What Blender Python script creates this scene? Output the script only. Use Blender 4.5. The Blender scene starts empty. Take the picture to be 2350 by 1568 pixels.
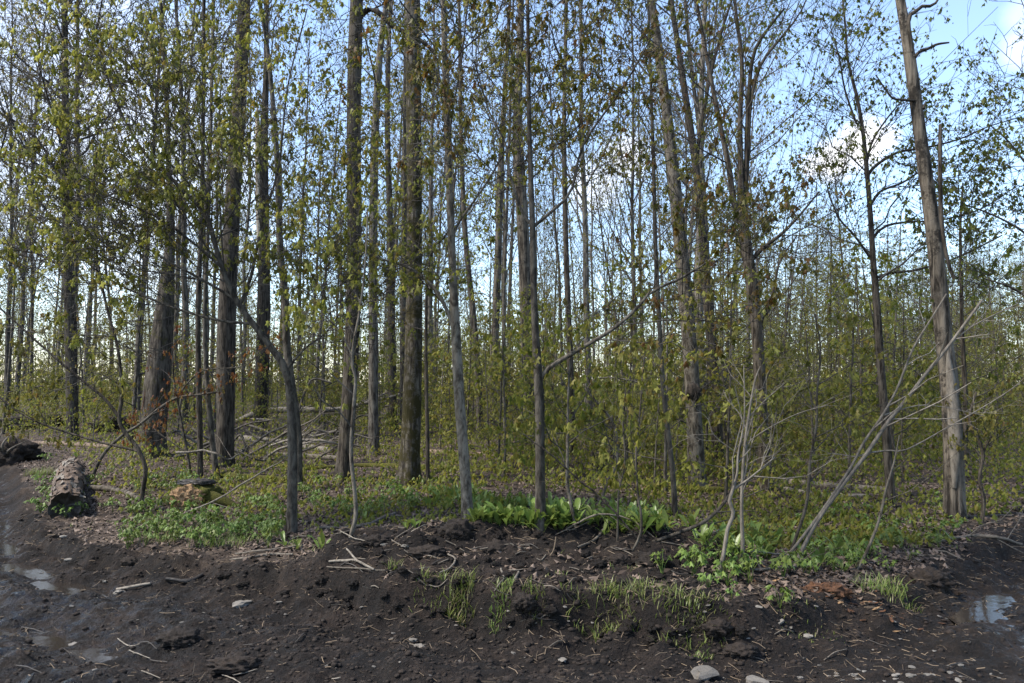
import bpy, math, random
import numpy as np
from mathutils import Vector

random.seed(7)
RNG = np.random.default_rng(11)
SC = bpy.context.scene
COL = SC.collection
PI = math.pi

# ------------------------------------------------------------------ camera, sky, sun, exposure
EYE = 1.6
PITCH = math.atan(100 / 1762.5)
F = 1762.5                                  # focal length in units of a 2350 px wide picture
cam_data = bpy.data.cameras.new('camera')
cam_data.lens = 27.0
cam_data.sensor_width = 36.0
cam_data.clip_start = 0.05
cam_data.clip_end = 3000
cam = bpy.data.objects.new('camera', cam_data)
COL.objects.link(cam)
cam.location = (0, 0, EYE)
cam.rotation_euler = (PI / 2 + PITCH, 0, 0)
SC.camera = cam

SUN_ELEV, SUN_AZ = math.radians(52), math.radians(-108)    # azimuth from +Y, negative = left
sd = (math.sin(SUN_AZ) * math.cos(SUN_ELEV), math.cos(SUN_AZ) * math.cos(SUN_ELEV), math.sin(SUN_ELEV))


def pix_ray(px, py):
    dx, dz = (px - 1175) / F, -(py - 784) / F
    c, s = math.cos(PITCH), math.sin(PITCH)
    return np.array([dx, c - s * dz, s + c * dz])


world = bpy.data.worlds.new('World')
SC.world = world
world.use_nodes = True
nt = world.node_tree
nt.nodes.clear()


def N(tree, typ, **kw):
    n = tree.nodes.new(typ)
    for k, v in kw.items():
        if k in ('inputs',):
            for i, val in v.items():
                n.inputs[i].default_value = val
        else:
            setattr(n, k, v)
    return n


def LK(tree, a, ai, b, bi):
    tree.links.new(a.outputs[ai], b.inputs[bi])


w_out = N(nt, 'ShaderNodeOutputWorld')
w_bg = N(nt, 'ShaderNodeBackground', inputs={'Strength': 0.13})
LK(nt, w_bg, 0, w_out, 0)
sky = N(nt, 'ShaderNodeTexSky', sky_type='NISHITA', sun_disc=False)
sky.sun_elevation = SUN_ELEV
sky.sun_rotation = SUN_AZ
sky.air_density = 1.0
sky.dust_density = 0.7
sky.ozone_density = 1.6
tc = N(nt, 'ShaderNodeTexCoord')
cn = N(nt, 'ShaderNodeTexNoise', inputs={'Scale': 5.0, 'Detail': 7.0, 'Roughness': 0.55})
mp = N(nt, 'ShaderNodeMapping')
mp.inputs['Scale'].default_value = (1, 1, 2.2)
LK(nt, tc, 'Generated', mp, 0)
LK(nt, mp, 0, cn, 'Vector')
cr = N(nt, 'ShaderNodeMapRange', inputs={'From Min': 0.62, 'From Max': 0.85, 'To Min': 0.03, 'To Max': 0.25})
cr.interpolation_type = 'SMOOTHSTEP'
LK(nt, cn, 0, cr, 0)
mask = cr
cn2 = N(nt, 'ShaderNodeTexNoise', inputs={'Scale': 14.0, 'Detail': 6.0, 'Roughness': 0.6})
LK(nt, tc, 'Generated', cn2, 'Vector')
for (cx, cy, r, amp) in ((1978, 330, .026, 1.0), (1915, 362, .022, 1.0), (1440, 358, .030, .75), (1365, 425, .034, .6),
                         (2350, 112, .020, .38), (2360, 35, .020, .3), (250, 360, .16, .55), (2030, 318, .014, .7), (1868, 378, .014, .8)):
    v = pix_ray(cx, cy)
    v = v / np.linalg.norm(v)
    ds = N(nt, 'ShaderNodeVectorMath', operation='DISTANCE')
    ds.inputs[1].default_value = tuple(v)
    LK(nt, tc, 'Generated', ds, 0)
    ad = N(nt, 'ShaderNodeMath', operation='MULTIPLY_ADD')
    LK(nt, cn2, 0, ad, 0)
    ad.inputs[1].default_value = r * 1.3
    LK(nt, ds, 'Value', ad, 2)
    mr = N(nt, 'ShaderNodeMapRange', inputs={'From Min': r * 2.2, 'From Max': r * 1.1, 'To Min': 0.0, 'To Max': amp})
    mr.interpolation_type = 'SMOOTHSTEP'
    LK(nt, ad, 0, mr, 0)
    mx = N(nt, 'ShaderNodeMath', operation='MAXIMUM')
    LK(nt, mask, 0, mx, 0)
    LK(nt, mr, 0, mx, 1)
    mask = mx
mixc = N(nt, 'ShaderNodeMix', data_type='RGBA')
LK(nt, mask, 0, mixc, 0)
LK(nt, sky, 0, mixc, 6)
mixc.inputs[7].default_value = (4.6, 4.6, 4.75, 1)
LK(nt, mixc, 2, w_bg, 0)

sun_data = bpy.data.lights.new('sun', 'SUN')
sun_data.energy = 2.6
sun_data.angle = math.radians(7)
sun_data.color = (1.0, 0.93, 0.82)
sun = bpy.data.objects.new('sun', sun_data)
COL.objects.link(sun)
sun.rotation_euler = Vector(sd).to_track_quat('Z', 'Y').to_euler()

SC.view_settings.view_transform = 'Standard'
SC.view_settings.look = 'None'
SC.view_settings.gamma = 1
SC.view_settings.use_curve_mapping = False
SC.view_settings.exposure = 1.62
SC.render.engine = 'CYCLES'
SC.cycles.max_bounces = 6
SC.cycles.diffuse_bounces = 3
SC.cycles.glossy_bounces = 2
SC.cycles.transmission_bounces = 3
SC.cycles.caustics_reflective = False
SC.cycles.caustics_refractive = False

# ------------------------------------------------------------------ noise and terrain functions
_perm = np.random.default_rng(3).permutation(256)
_perm = np.concatenate([_perm, _perm, _perm])
_ang = np.random.default_rng(4).random(256) * 2 * PI
_gx, _gy = np.cos(_ang), np.sin(_ang)


def perlin(x, y):
    xi, yi = np.floor(x).astype(int), np.floor(y).astype(int)
    xf, yf = x - xi, y - yi
    u, v = xf * xf * xf * (xf * (xf * 6 - 15) + 10), yf * yf * yf * (yf * (yf * 6 - 15) + 10)

    def g(ix, iy, fx, fy):
        h = _perm[_perm[ix & 255] + (iy & 255)]
        return _gx[h] * fx + _gy[h] * fy
    a = g(xi, yi, xf, yf)
    b = g(xi + 1, yi, xf - 1, yf)
    c = g(xi, yi + 1, xf, yf - 1)
    d = g(xi + 1, yi + 1, xf - 1, yf - 1)
    return (a + u * (b - a)) + v * ((c + u * (d - c)) - (a + u * (b - a)))


def fbm(x, y, f, o=4, g=.5):
    r, a = 0, 1
    for i in range(o):
        r = r + a * perlin(x * f + 17.3 * i, y * f - 9.1 * i)
        f *= 2.03
        a *= g
    return r


def sstep(v, a, b):
    t = np.clip((v - a) / (b - a), 0, 1)
    return t * t * (3 - 2 * t)


EX = np.array([-60, -30, -9.1, -5.9, -4.5, -3.5, -2.6, -1.63, -1.04, -.44, .07, .65, 1.19, 1.4, 1.8, 2.56, 3.4, 4.3, 5.3, 10, 60])
EY = np.array([70, 38, 14.0, 9.5, 7.5, 6.9, 6.55, 6.0, 5.63, 5.36, 5.16, 5.08, 4.94, 4.85, 5.07, 5.47, 6.18, 7.1, 7.9, 12.5, 60])


def edge_d(x, y):
    return (y - np.interp(x, EX, EY) + .22 * perlin(x * 1.7, y * .9 + 3)) * .85


def mound_mask(x, y):
    cy = 6.42 + .08 * np.sin(x * 2.1) + np.where(x > 1.2, -(x - 1.2) * .35, 0)
    m = np.exp(-((y - cy) / .48) ** 2) * sstep(x, -1.9, -1.1) * sstep(-x, -2.2, -1.6)
    return m


def soil_mask(x, y):
    s = sstep(x, -2.3, -1.5) * sstep(-x, -2.0, -1.3) * sstep(-y, -6.75, -6.35) * .85
    return np.clip(np.maximum(mound_mask(x, y) * 2.2, s), 0, 1)


def hbase(x, y):
    x, y = np.asarray(x, float), np.asarray(y, float)
    d = edge_d(x, y)
    s = sstep(d, -.07, .05)
    bh = np.interp(x, [-9, -4, -2.6, -1.6, -.5, 1.3, 1.7, 2.5, 3.5, 6], [.16, .10, .11, .17, .24, .23, .17, .07, .10, .15])
    z = s * bh + np.clip(d, 0, 60) * .004
    z = z + sstep(-x, 3.5, 11) * sstep(d, 0, 9) * .42
    z = z + mound_mask(x, y) * (.21 + .13 * fbm(x, y, 2.4, 3))
    z = z - (1 - s) * (.075 * np.exp(-((d + .38) / .20) ** 2) - .055 * (.6 + .8 * perlin(x * 1.9, y * 1.9)) * np.exp(-((d + .85) / .2) ** 2)
                       + .06 * np.exp(-((d + 1.4) / .22) ** 2) - .05 * np.exp(-((d + 1.85) / .2) ** 2))
    z = z - (1 - s) * .028 * sstep(-x, 2.0, 3.6) * sstep(-d, .1, .5)
    z = z - (1 - s) * .07 * np.exp(-(((x - 3.55) / .3) ** 2 + ((y - 5.1) / .55) ** 2))
    z = z + .05 * perlin(x * .35, y * .35) * s + .018 * perlin(x * 1.3, y * 1.3)
    return z


def hfull(x, y):
    d = edge_d(x, y)
    s = sstep(d, -.12, .10)
    mud = 1 - s * (1 - soil_mask(x, y))
    lump = np.maximum(0, fbm(x, y, 2.6, 3)) ** 1.0
    near = sstep(-y, -16, -9)
    bankm = np.exp(-((d - .0) / .22) ** 2)
    z = hbase(x, y)
    z = z + mud * (.075 * lump + .040 * fbm(x * 1.0, y * 1.5, 5.0, 3) + .022 * np.abs(fbm(x, y, 13, 3)) - .016)
    z = z + (1 - mud) * .018 * fbm(x, y, 3.5, 3) * near
    z = z + bankm * .085 * fbm(x, y, 5, 4)
    return z


def hf(x, y):
    return float(hfull(np.array([x]), np.array([y]))[0])


_T = np.concatenate([np.geomspace(3, 220, 2600)])


def G(px, py):
    """point of the terrain seen at a pixel of the 2350 px wide picture"""
    r = pix_ray(px, py)
    t = _T / r[1]
    x, y, z = t * r[0], t * r[1], EYE + t * r[2]
    hh = hbase(x, y)
    k = np.nonzero(z < hh)[0]
    k = k[0] if len(k) else len(t) - 1
    return np.array([x[k], y[k], hf(x[k], y[k])])


def P(px, py, Y):
    r = pix_ray(px, py)
    t = Y / r[1]
    return np.array([t * r[0], Y, EYE + t * r[2]])


# ------------------------------------------------------------------ mesh helpers
class Geo:
    def __init__(self):
        self.v, self.f, self.n = [], [], 0

    def add(self, v, f, mat=0, smooth=True):
        v = np.asarray(v, float).reshape(-1, 3)
        f = np.asarray(f, int)
        self.v.append(v)
        self.f.append((f + self.n, mat, smooth))
        self.n += len(v)
        return self

    def mesh(self, name, mats, origin=(0, 0, 0)):
        V = np.concatenate(self.v) - np.asarray(origin, float)
        loops = np.concatenate([f.ravel() for f, _, _ in self.f])
        tot = np.concatenate([np.full(len(f), f.shape[1]) for f, _, _ in self.f])
        mi = np.concatenate([np.full(len(f), m) for f, m, _ in self.f])
        sm = np.concatenate([np.full(len(f), s) for f, _, s in self.f])
        me = bpy.data.meshes.new(name)
        me.vertices.add(len(V))
        me.vertices.foreach_set('co', V.astype(np.float32).ravel())
        me.loops.add(len(loops))
        me.loops.foreach_set('vertex_index', loops.astype(np.int32))
        me.polygons.add(len(tot))
        st = np.concatenate([[0], np.cumsum(tot)[:-1]])
        me.polygons.foreach_set('loop_start', st.astype(np.int32))
        me.polygons.foreach_set('loop_total', tot.astype(np.int32))
        me.polygons.foreach_set('material_index', mi.astype(np.int32))
        me.polygons.foreach_set('use_smooth', sm.astype(bool))
        for m in (mats if isinstance(mats, (list, tuple)) else [mats]):
            me.materials.append(m)
        me.update(calc_edges=True)
        return me


def link(name, me, parent=None, loc=(0, 0, 0)):
    o = bpy.data.objects.new(name, me)
    COL.objects.link(o)
    if parent is not None:
        o.parent = parent
    else:
        o.location = loc
    return o


def tag(o, label, cat, group=None):
    o['label'] = label
    o['category'] = cat
    if group:
        o['group'] = group
    return o


def empty(name, loc, label, cat, group=None):
    o = bpy.data.objects.new(name, None)
    o.empty_display_size = .1
    COL.objects.link(o)
    o.location = loc
    return tag(o, label, cat, group)


def copy_thing(root, loc, rz=0., sc=1., label=None, tilt=(0, 0)):
    kids = list(root.children)
    r = root.copy()
    COL.objects.link(r)
    r.location = loc
    r.rotation_euler = (tilt[0], tilt[1], rz)
    r.scale = (sc, sc, sc) if not isinstance(sc, tuple) else sc
    if label:
        r['label'] = label
    for ch in kids:
        c = ch.copy()
        COL.objects.link(c)
        c.parent = r
    return r


def nrm(v):
    return v / np.maximum(np.linalg.norm(v, axis=-1, keepdims=True), 1e-9)


def tubes(Pt, R, k, ref=None, rough=0., cap=False):
    """Pt (m,n,3) centre lines, R (m,n) radii -> verts, quads"""
    Pt = np.asarray(Pt, float)
    R = np.asarray(R, float)
    m, n, _ = Pt.shape
    T = np.empty_like(Pt)
    T[:, 1:-1] = Pt[:, 2:] - Pt[:, :-2]
    T[:, 0] = Pt[:, 1] - Pt[:, 0]
    T[:, -1] = Pt[:, -1] - Pt[:, -2]
    T = nrm(T)
    if ref is None:
        avg = nrm(Pt[:, -1] - Pt[:, 0])
        ref = np.where(np.abs(avg[:, 2:3]) > .75, np.array([[1., .13, 0]]), np.array([[.07, .11, 1.]]))
    else:
        ref = np.broadcast_to(np.asarray(ref, float), (m, 3))
    U = nrm(np.cross(T, ref[:, None, :]))
    W = np.cross(T, U)
    a = np.arange(k) / k * 2 * PI
    rr = R[:, :, None] * np.ones(k)
    if rough:
        rr = rr * (1 + rough * RNG.normal(size=(m, n, k)))
    V = Pt[:, :, None, :] + rr[..., None] * (np.cos(a)[None, None, :, None] * U[:, :, None, :] + np.sin(a)[None, None, :, None] * W[:, :, None, :])
    i = np.arange(n - 1)[:, None] * k
    j = np.arange(k)[None, :]
    j2 = (j + 1) % k
    q = np.stack([i + j, i + j2, i + k + j2, i + k + j], -1).reshape(-1, 4)
    Fc = (q[None] + (np.arange(m) * n * k)[:, None, None]).reshape(-1, 4)
    return V.reshape(-1, 3), Fc


def smooth_path(pts, n):
    """Catmull-Rom through rows of any width"""
    pts = np.asarray(pts, float)
    if len(pts) == 2:
        t = np.linspace(0, 1, n)[:, None]
        return pts[0] * (1 - t) + pts[1] * t
    seg = np.concatenate([[0], np.cumsum(np.linalg.norm(np.diff(pts[:, :3], axis=0), axis=1))])
    u = np.linspace(0, seg[-1], n)
    ext = np.vstack([2 * pts[0] - pts[1], pts, 2 * pts[-1] - pts[-2]])
    out = []
    for s in u:
        i = min(np.searchsorted(seg, s, 'right') - 1, len(pts) - 2)
        t = (s - seg[i]) / max(seg[i + 1] - seg[i], 1e-9)
        p0, p1, p2, p3 = ext[i], ext[i + 1], ext[i + 2], ext[i + 3]
        out.append(.5 * ((2 * p1) + (-p0 + p2) * t + (2 * p0 - 5 * p1 + 4 * p2 - p3) * t * t + (-p0 + 3 * p1 - 3 * p2 + p3) * t ** 3))
    return np.array(out)


def trunk_geo(geo, path, rad, k=12, ridge=.06, flare=1.0, mat=0, closed_top=True):
    """a bark-ridged tapering trunk along path (n,3)"""
    n = len(path)
    ph = RNG.random() * 50
    T = nrm(np.gradient(path, axis=0))
    U = nrm(np.cross(T, np.array([1., .13, 0])))
    W = np.cross(T, U)
    a = np.arange(k) / k * 2 * PI
    hgt = path[:, 2] - path[0, 2]
    L = np.concatenate([[0], np.cumsum(np.linalg.norm(np.diff(path, axis=0), axis=1))])
    A, H = np.meshgrid(a, L)
    ns = perlin(A * 1.6 + ph, H * .8 + ph) * 1.2 + perlin(np.cos(A) * 2 + ph, H * 2.5 + np.sin(A) * 2) * .8
    fl = 1 + 1.5 * flare * np.exp(-hgt / .22)[:, None] * (.55 + .45 * np.cos(A * 4 + ph) + .2 * np.cos(A * 3 + ph * 2))
    rr = rad[:, None] * fl * (1 + ridge * ns)
    V = path[:, None, :] + rr[..., None] * (np.cos(a)[None, :, None] * U[:, None, :] + np.sin(a)[None, :, None] * W[:, None, :])
    i = np.arange(n - 1)[:, None] * k
    j = np.arange(k)[None, :]
    j2 = (j + 1) % k
    q = np.stack([i + j, i + j2, i + k + j2, i + k + j], -1).reshape(-1, 4)
    geo.add(V.reshape(-1, 3), q, mat)
    if closed_top:
        base = (n - 1) * k
        geo.add(np.vstack([V[-1], path[-1] + T[-1] * rad[-1] * .6]), np.array([[jj, (jj + 1) % k, k] for jj in range(k)]), mat)
    return geo


def children(Pp, Rp, per, t0, t1, Lr, ang, up, flat=1., npt=5, rratio=.5, taper=.35, wob=.06, rmin=.002, lenfall=.4, sidebias=None):
    """child branches of parent centre lines, all at once"""
    m, n, _ = Pp.shape
    idx = np.repeat(np.arange(m), per)
    c = len(idx)
    t = t0 + (t1 - t0) * ((np.tile(np.arange(per), m) + RNG.random(c)) / per)
    ft = t * (n - 1)
    i0 = np.minimum(ft.astype(int), n - 2)
    fr = (ft - i0)[:, None]
    p0 = Pp[idx, i0] * (1 - fr) + Pp[idx, i0 + 1] * fr
    T = nrm(Pp[idx, i0 + 1] - Pp[idx, i0])
    r0 = (Rp[idx, i0] * (1 - fr[:, 0]) + Rp[idx, i0 + 1] * fr[:, 0])
    perp = RNG.normal(size=(c, 3))
    if sidebias is not None:
        perp = perp + np.asarray(sidebias)
    perp = perp - (perp * T).sum(1, keepdims=True) * T
    perp[:, 2] *= flat
    perp = nrm(perp)
    a = np.radians(ang + RNG.normal(size=c) * 9)[:, None]
    D = nrm(T * np.cos(a) + perp * np.sin(a))
    L = (Lr[0] + (Lr[1] - Lr[0]) * RNG.random(c)) * (1 - lenfall * (t - t0) / max(t1 - t0, 1e-6))
    s = np.linspace(0, 1, npt)[None, :, None]
    bend = RNG.normal(size=(c, 1, 3)) * .16
    Pc = p0[:, None] + L[:, None, None] * (s * D[:, None] + s ** 2 * (np.array([0, 0, up])[None, None] + bend))
    w = RNG.normal(size=(c, npt, 3)) * wob * L[:, None, None]
    w[:, 0] = 0
    Pc = Pc + w * s
    r = np.maximum(r0 * rratio, rmin)[:, None] * (1 - (1 - taper) * np.linspace(0, 1, npt)[None])
    return Pc, r


# leaf templates: x along the blade, y across, z out of the face; drooping and folded
def _leaf(kind):
    if kind == 'maple':
        pts = [(0, 0), (.12, .34), (.34, .22), (.62, .52), (.66, .17), (1, 0), (.66, -.17), (.62, -.52), (.34, -.22), (.12, -.34)]
        v = [(.38, 0)] + pts
        f = [(0, i, i % 10 + 1) for i in range(1, 11)]
    elif kind == 'mid':
        v = [(0, 0), (.4, .42), (.62, .15), (1, 0), (.62, -.15), (.4, -.42)]
        f = [(0, 1, 2), (0, 2, 3), (0, 3, 4), (0, 4, 5)]
    else:
        v = [(0, 0), (.5, .4), (1, 0), (.5, -.4)]
        f = [(0, 1, 2), (0, 2, 3)]
    v = np.array([(x, y * .85, -.45 * x * x - .75 * abs(y)) for x, y in v], float)
    return v, np.array(f)


LEAF = {k: _leaf(k) for k in ('maple', 'mid', 'far')}


def leaves(geo, pos, size, kind='mid', droop=(20, 82), mat=1, azim=None):
    m = len(pos)
    if m == 0:
        return
    v, f = LEAF[kind]
    az = RNG.random(m) * 2 * PI if azim is None else azim
    dr = np.radians(droop[0] + (droop[1] - droop[0]) * RNG.random(m))
    A = np.stack([np.cos(az) * np.cos(dr), np.sin(az) * np.cos(dr), -np.sin(dr)], 1)
    Nn = np.stack([np.cos(az) * np.sin(dr), np.sin(az) * np.sin(dr), np.cos(dr)], 1) + RNG.normal(size=(m, 3)) * .25
    B = nrm(np.cross(Nn, A))
    Nn = np.cross(A, B)
    sz = size * (.45 + 1.0 * RNG.random(m))
    V = pos[:, None] + sz[:, None, None] * (v[None, :, 0:1] * A[:, None] + v[None, :, 1:2] * B[:, None] + v[None, :, 2:3] * Nn[:, None])
    Fc = (f[None] + (np.arange(m) * len(v))[:, None, None]).reshape(-1, 3)
    geo.add(V.reshape(-1, 3), Fc, mat, False)


def leaf_points(Pt, per, clus, spread, t0=.25):
    """cluster points along twigs"""
    m, n, _ = Pt.shape
    idx = np.repeat(np.arange(m), per)
    t = t0 + (1 - t0) * (np.tile((np.arange(per) + 1) / per, m) - .15 * RNG.random(len(idx)))
    ft = np.clip(t, 0, .999) * (n - 1)
    i0 = ft.astype(int)
    fr = (ft - i0)[:, None]
    p = Pt[idx, i0] * (1 - fr) + Pt[idx, i0 + 1] * fr
    p = np.repeat(p, clus, 0)
    return p + RNG.normal(size=p.shape) * spread


def blob(n_seg=1):
    t = (1 + 5 ** .5) / 2
    v = nrm(np.array([(-1, t, 0), (1, t, 0), (-1, -t, 0), (1, -t, 0), (0, -1, t), (0, 1, t), (0, -1, -t), (0, 1, -t), (t, 0, -1), (t, 0, 1), (-t, 0, -1), (-t, 0, 1)], float))
    f = np.array([(0, 11, 5), (0, 5, 1), (0, 1, 7), (0, 7, 10), (0, 10, 11), (1, 5, 9), (5, 11, 4), (11, 10, 2), (10, 7, 6), (7, 1, 8),
                  (3, 9, 4), (3, 4, 2), (3, 2, 6), (3, 6, 8), (3, 8, 9), (4, 9, 5), (2, 4, 11), (6, 2, 10), (8, 6, 7), (9, 8, 1)])
    for _ in range(n_seg - 1):
        vs, fs, mid = list(v), [], {}

        def mp_(a, b):
            key = (min(a, b), max(a, b))
            if key not in mid:
                q = vs[a] + vs[b]
                vs.append(q / np.linalg.norm(q))
                mid[key] = len(vs) - 1
            return mid[key]
        for a, b, c in f:
            ab, bc, ca = mp_(a, b), mp_(b, c), mp_(c, a)
            fs += [(a, ab, ca), (b, bc, ab), (c, ca, bc), (ab, bc, ca)]
        v, f = np.array(vs), np.array(fs)
    return v, f


IC0 = blob(1)
IC2 = blob(4)


def lump(center, size, rough, seed, sub=IC2, freq=2.2):
    v, f = sub
    rg = np.random.default_rng(seed)
    o = rg.random(3) * 40
    d = perlin(v[:, 0] * freq + o[0], v[:, 1] * freq + v[:, 2] * 1.7 + o[1]) + .6 * perlin(v[:, 1] * freq * 2.2 + o[2], v[:, 2] * freq * 2.2 + v[:, 0]) + .5 * perlin(v[:, 0] * freq * 5 + o[1], (v[:, 1] + v[:, 2]) * freq * 5 + o[0]) + .22 * rg.normal(size=len(v))
    return np.asarray(center) + v * (1 + rough * d)[:, None] * np.asarray(size), f



# ------------------------------------------------------------------ materials
def mat_new(name):
    m = bpy.data.materials.new(name)
    m.use_nodes = True
    t = m.node_tree
    t.nodes.clear()
    return m, t, N(t, 'ShaderNodeOutputMaterial')


def ramp(t, stops, interp='LINEAR'):
    r = N(t, 'ShaderNodeValToRGB')
    r.color_ramp.interpolation = interp
    e = r.color_ramp.elements
    while len(e) < len(stops):
        e.new(.5)
    for i, (p, c) in enumerate(stops):
        e[i].position = p
        e[i].color = (*c, 1)
    return r


def bark(name, dark, light, moss=None, moss_amt=0., zs=.16, sc=26, bump=.6, lichen=.25):
    m, t, o = mat_new(name)
    b = N(t, 'ShaderNodeBsdfPrincipled', inputs={'Roughness': .9, 'Specular IOR Level': .2})
    LK(t, b, 0, o, 0)
    g = N(t, 'ShaderNodeTexCoord')
    mpn = N(t, 'ShaderNodeMapping')
    mpn.inputs['Scale'].default_value = (1, 1, zs)
    LK(t, g, 'Object', mpn, 0)
    n1 = N(t, 'ShaderNodeTexNoise', inputs={'Scale': float(sc), 'Detail': 6., 'Roughness': .65, 'Distortion': .5})
    LK(t, mpn, 0, n1, 'Vector')
    light = (light[0] * .84, light[1] * .80, light[2] * .73)
    dark = (dark[0] * .55, dark[1] * .50, dark[2] * .44)
    r1 = ramp(t, [(.40, dark), (.5, tuple((a + c) / 2 for a, c in zip(dark, light))), (.60, light)])
    LK(t, n1, 0, r1, 0)
    n2 = N(t, 'ShaderNodeTexNoise', inputs={'Scale': 3.2, 'Detail': 5., 'Roughness': .6})
    LK(t, g, 'Object', n2, 'Vector')
    # pale lichen blotches
    mr = N(t, 'ShaderNodeMapRange', inputs={'From Min': .52, 'From Max': .66, 'To Min': 0., 'To Max': lichen})
    LK(t, n2, 0, mr, 0)
    mx = N(t, 'ShaderNodeMix', data_type='RGBA')
    LK(t, mr, 0, mx, 0)
    LK(t, r1, 0, mx, 6)
    mx.inputs[7].default_value = (light[0] * 1.5 + .03, light[1] * 1.5 + .03, light[2] * 1.5 + .03, 1)
    last = mx
    oi = N(t, 'ShaderNodeObjectInfo')
    hv = N(t, 'ShaderNodeHueSaturation')
    vv = N(t, 'ShaderNodeMapRange', inputs={'To Min': .72, 'To Max': 1.3})
    LK(t, oi, 'Random', vv, 0)
    LK(t, vv, 0, hv, 'Value')
    LK(t, last, 2, hv, 'Color')
    out = hv
    if moss:
        n3 = N(t, 'ShaderNodeTexNoise', inputs={'Scale': 5., 'Detail': 8., 'Roughness': .75})
        LK(t, g, 'Object', n3, 'Vector')
        m3 = N(t, 'ShaderNodeMapRange', inputs={'From Min': .62 - .25 * moss_amt, 'From Max': .68 - .2 * moss_amt})
        LK(t, n3, 0, m3, 0)
        mm = N(t, 'ShaderNodeMix', data_type='RGBA')
        LK(t, m3, 0, mm, 0)
        LK(t, hv, 0, mm, 6)
        mm.inputs[7].default_value = (*moss, 1)
        LK(t, mm, 2, b, 'Base Color')
    else:
        LK(t, out, 0, b, 'Base Color')
    bp = N(t, 'ShaderNodeBump', inputs={'Strength': bump, 'Distance': .03})
    LK(t, n1, 0, bp, 'Height')
    LK(t, bp, 0, b, 'Normal')
    return m


def leafmat(name, cols, trans=.6, rough=.5):
    m, t, o = mat_new(name)
    g = N(t, 'ShaderNodeNewGeometry')
    r = ramp(t, [(i / max(len(cols) - 1, 1), c) for i, c in enumerate(cols)])
    LK(t, g, 'Random Per Island', r, 0)
    oi = N(t, 'ShaderNodeObjectInfo')
    hv = N(t, 'ShaderNodeHueSaturation')
    vv = N(t, 'ShaderNodeMapRange', inputs={'To Min': .8, 'To Max': 1.2})
    hh = N(t, 'ShaderNodeMapRange', inputs={'To Min': .485, 'To Max': .515})
    LK(t, oi, 'Random', vv, 0)
    LK(t, oi, 'Random', hh, 0)
    LK(t, vv, 0, hv, 'Value')
    LK(t, hh, 0, hv, 'Hue')
    LK(t, r, 0, hv, 'Color')
    b = N(t, 'ShaderNodeBsdfPrincipled', inputs={'Roughness': rough, 'Specular IOR Level': .3})
    tr = N(t, 'ShaderNodeBsdfTranslucent')
    LK(t, hv, 0, b, 'Base Color')
    LK(t, hv, 0, tr, 'Color')
    mx = N(t, 'ShaderNodeMixShader', inputs={0: trans})
    LK(t, b, 0, mx, 1)
    LK(t, tr, 0, mx, 2)
    LK(t, mx, 0, o, 0)
    return m


def simple(name, c1, c2, scale=20., rough=.85, bump=.4, spec=.3, stretch=(1, 1, 1), island=False):
    m, t, o = mat_new(name)
    b = N(t, 'ShaderNodeBsdfPrincipled', inputs={'Roughness': rough, 'Specular IOR Level': spec})
    LK(t, b, 0, o, 0)
    g = N(t, 'ShaderNodeTexCoord')
    mpn = N(t, 'ShaderNodeMapping')
    mpn.inputs['Scale'].default_value = stretch
    LK(t, g, 'Object', mpn, 0)
    n1 = N(t, 'ShaderNodeTexNoise', inputs={'Scale': float(scale), 'Detail': 6., 'Roughness': .65})
    LK(t, mpn, 0, n1, 'Vector')
    r1 = ramp(t, [(.3, c1), (.7, c2)])
    if island:
        ge = N(t, 'ShaderNodeNewGeometry')
        LK(t, ge, 'Random Per Island', r1, 0)
        r1.color_ramp.elements[0].position = 0
        r1.color_ramp.elements[1].position = 1
    else:
        LK(t, n1, 0, r1, 0)
    oi = N(t, 'ShaderNodeObjectInfo')
    hv = N(t, 'ShaderNodeHueSaturation')
    vv = N(t, 'ShaderNodeMapRange', inputs={'To Min': .75, 'To Max': 1.25})
    LK(t, oi, 'Random', vv, 0)
    LK(t, vv, 0, hv, 'Value')
    LK(t, r1, 0, hv, 'Color')
    LK(t, hv, 0, b, 'Base Color')
    bp = N(t, 'ShaderNodeBump', inputs={'Strength': bump, 'Distance': .02})
    LK(t, n1, 0, bp, 'Height')
    LK(t, bp, 0, b, 'Normal')
    return m


M = {}
M['bark_dark'] = bark('bark_dark', (.018, .015, .012), (.085, .074, .062), bump=1.)
M['bark_grey'] = bark('bark_grey', (.042, .037, .031), (.125, .114, .098), zs=.35, sc=20, bump=.7)
M['bark_pale'] = bark('bark_pale', (.065, .058, .049), (.175, .16, .138), zs=.4, sc=18, bump=.6)
M['bark_mossy'] = bark('bark_mossy', (.03, .026, .022), (.13, .118, .102), moss=(.030, .025, .007), moss_amt=.75, bump=1.)
M['bark_mossfoot'] = bark('bark_mossfoot', (.022, .018, .015), (.095, .083, .070), moss=(.04, .036, .01), moss_amt=.3, bump=1.)
M['bark_snag'] = bark('bark_snag', (.022, .019, .016), (.165, .145, .122), zs=.12, sc=15, bump=1., moss=(.022, .018, .014), moss_amt=.42)
M['bark_far'] = bark('bark_far', (.045, .04, .035), (.165, .153, .136), bump=.5)
M['bare_wood'] = bark('bare_wood', (.20, .165, .125), (.42, .37, .31), zs=.08, sc=22, bump=.3, lichen=.1)
M['twig'] = simple('twig', (.03, .026, .021), (.07, .061, .051), 30)
M['twig_far'] = simple('twig_far', (.05, .044, .038), (.10, .09, .078), 30)
M['dead_pale'] = simple('dead_pale', (.06, .05, .039), (.215, .188, .152), 34, stretch=(1, 1, .3))
M['stick'] = simple('stick', (.04, .032, .025), (.15, .128, .10), 30)
M['stick_dark'] = simple('stick_dark', (.012, .010, .008), (.05, .042, .035), 24, rough=.5)
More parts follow.
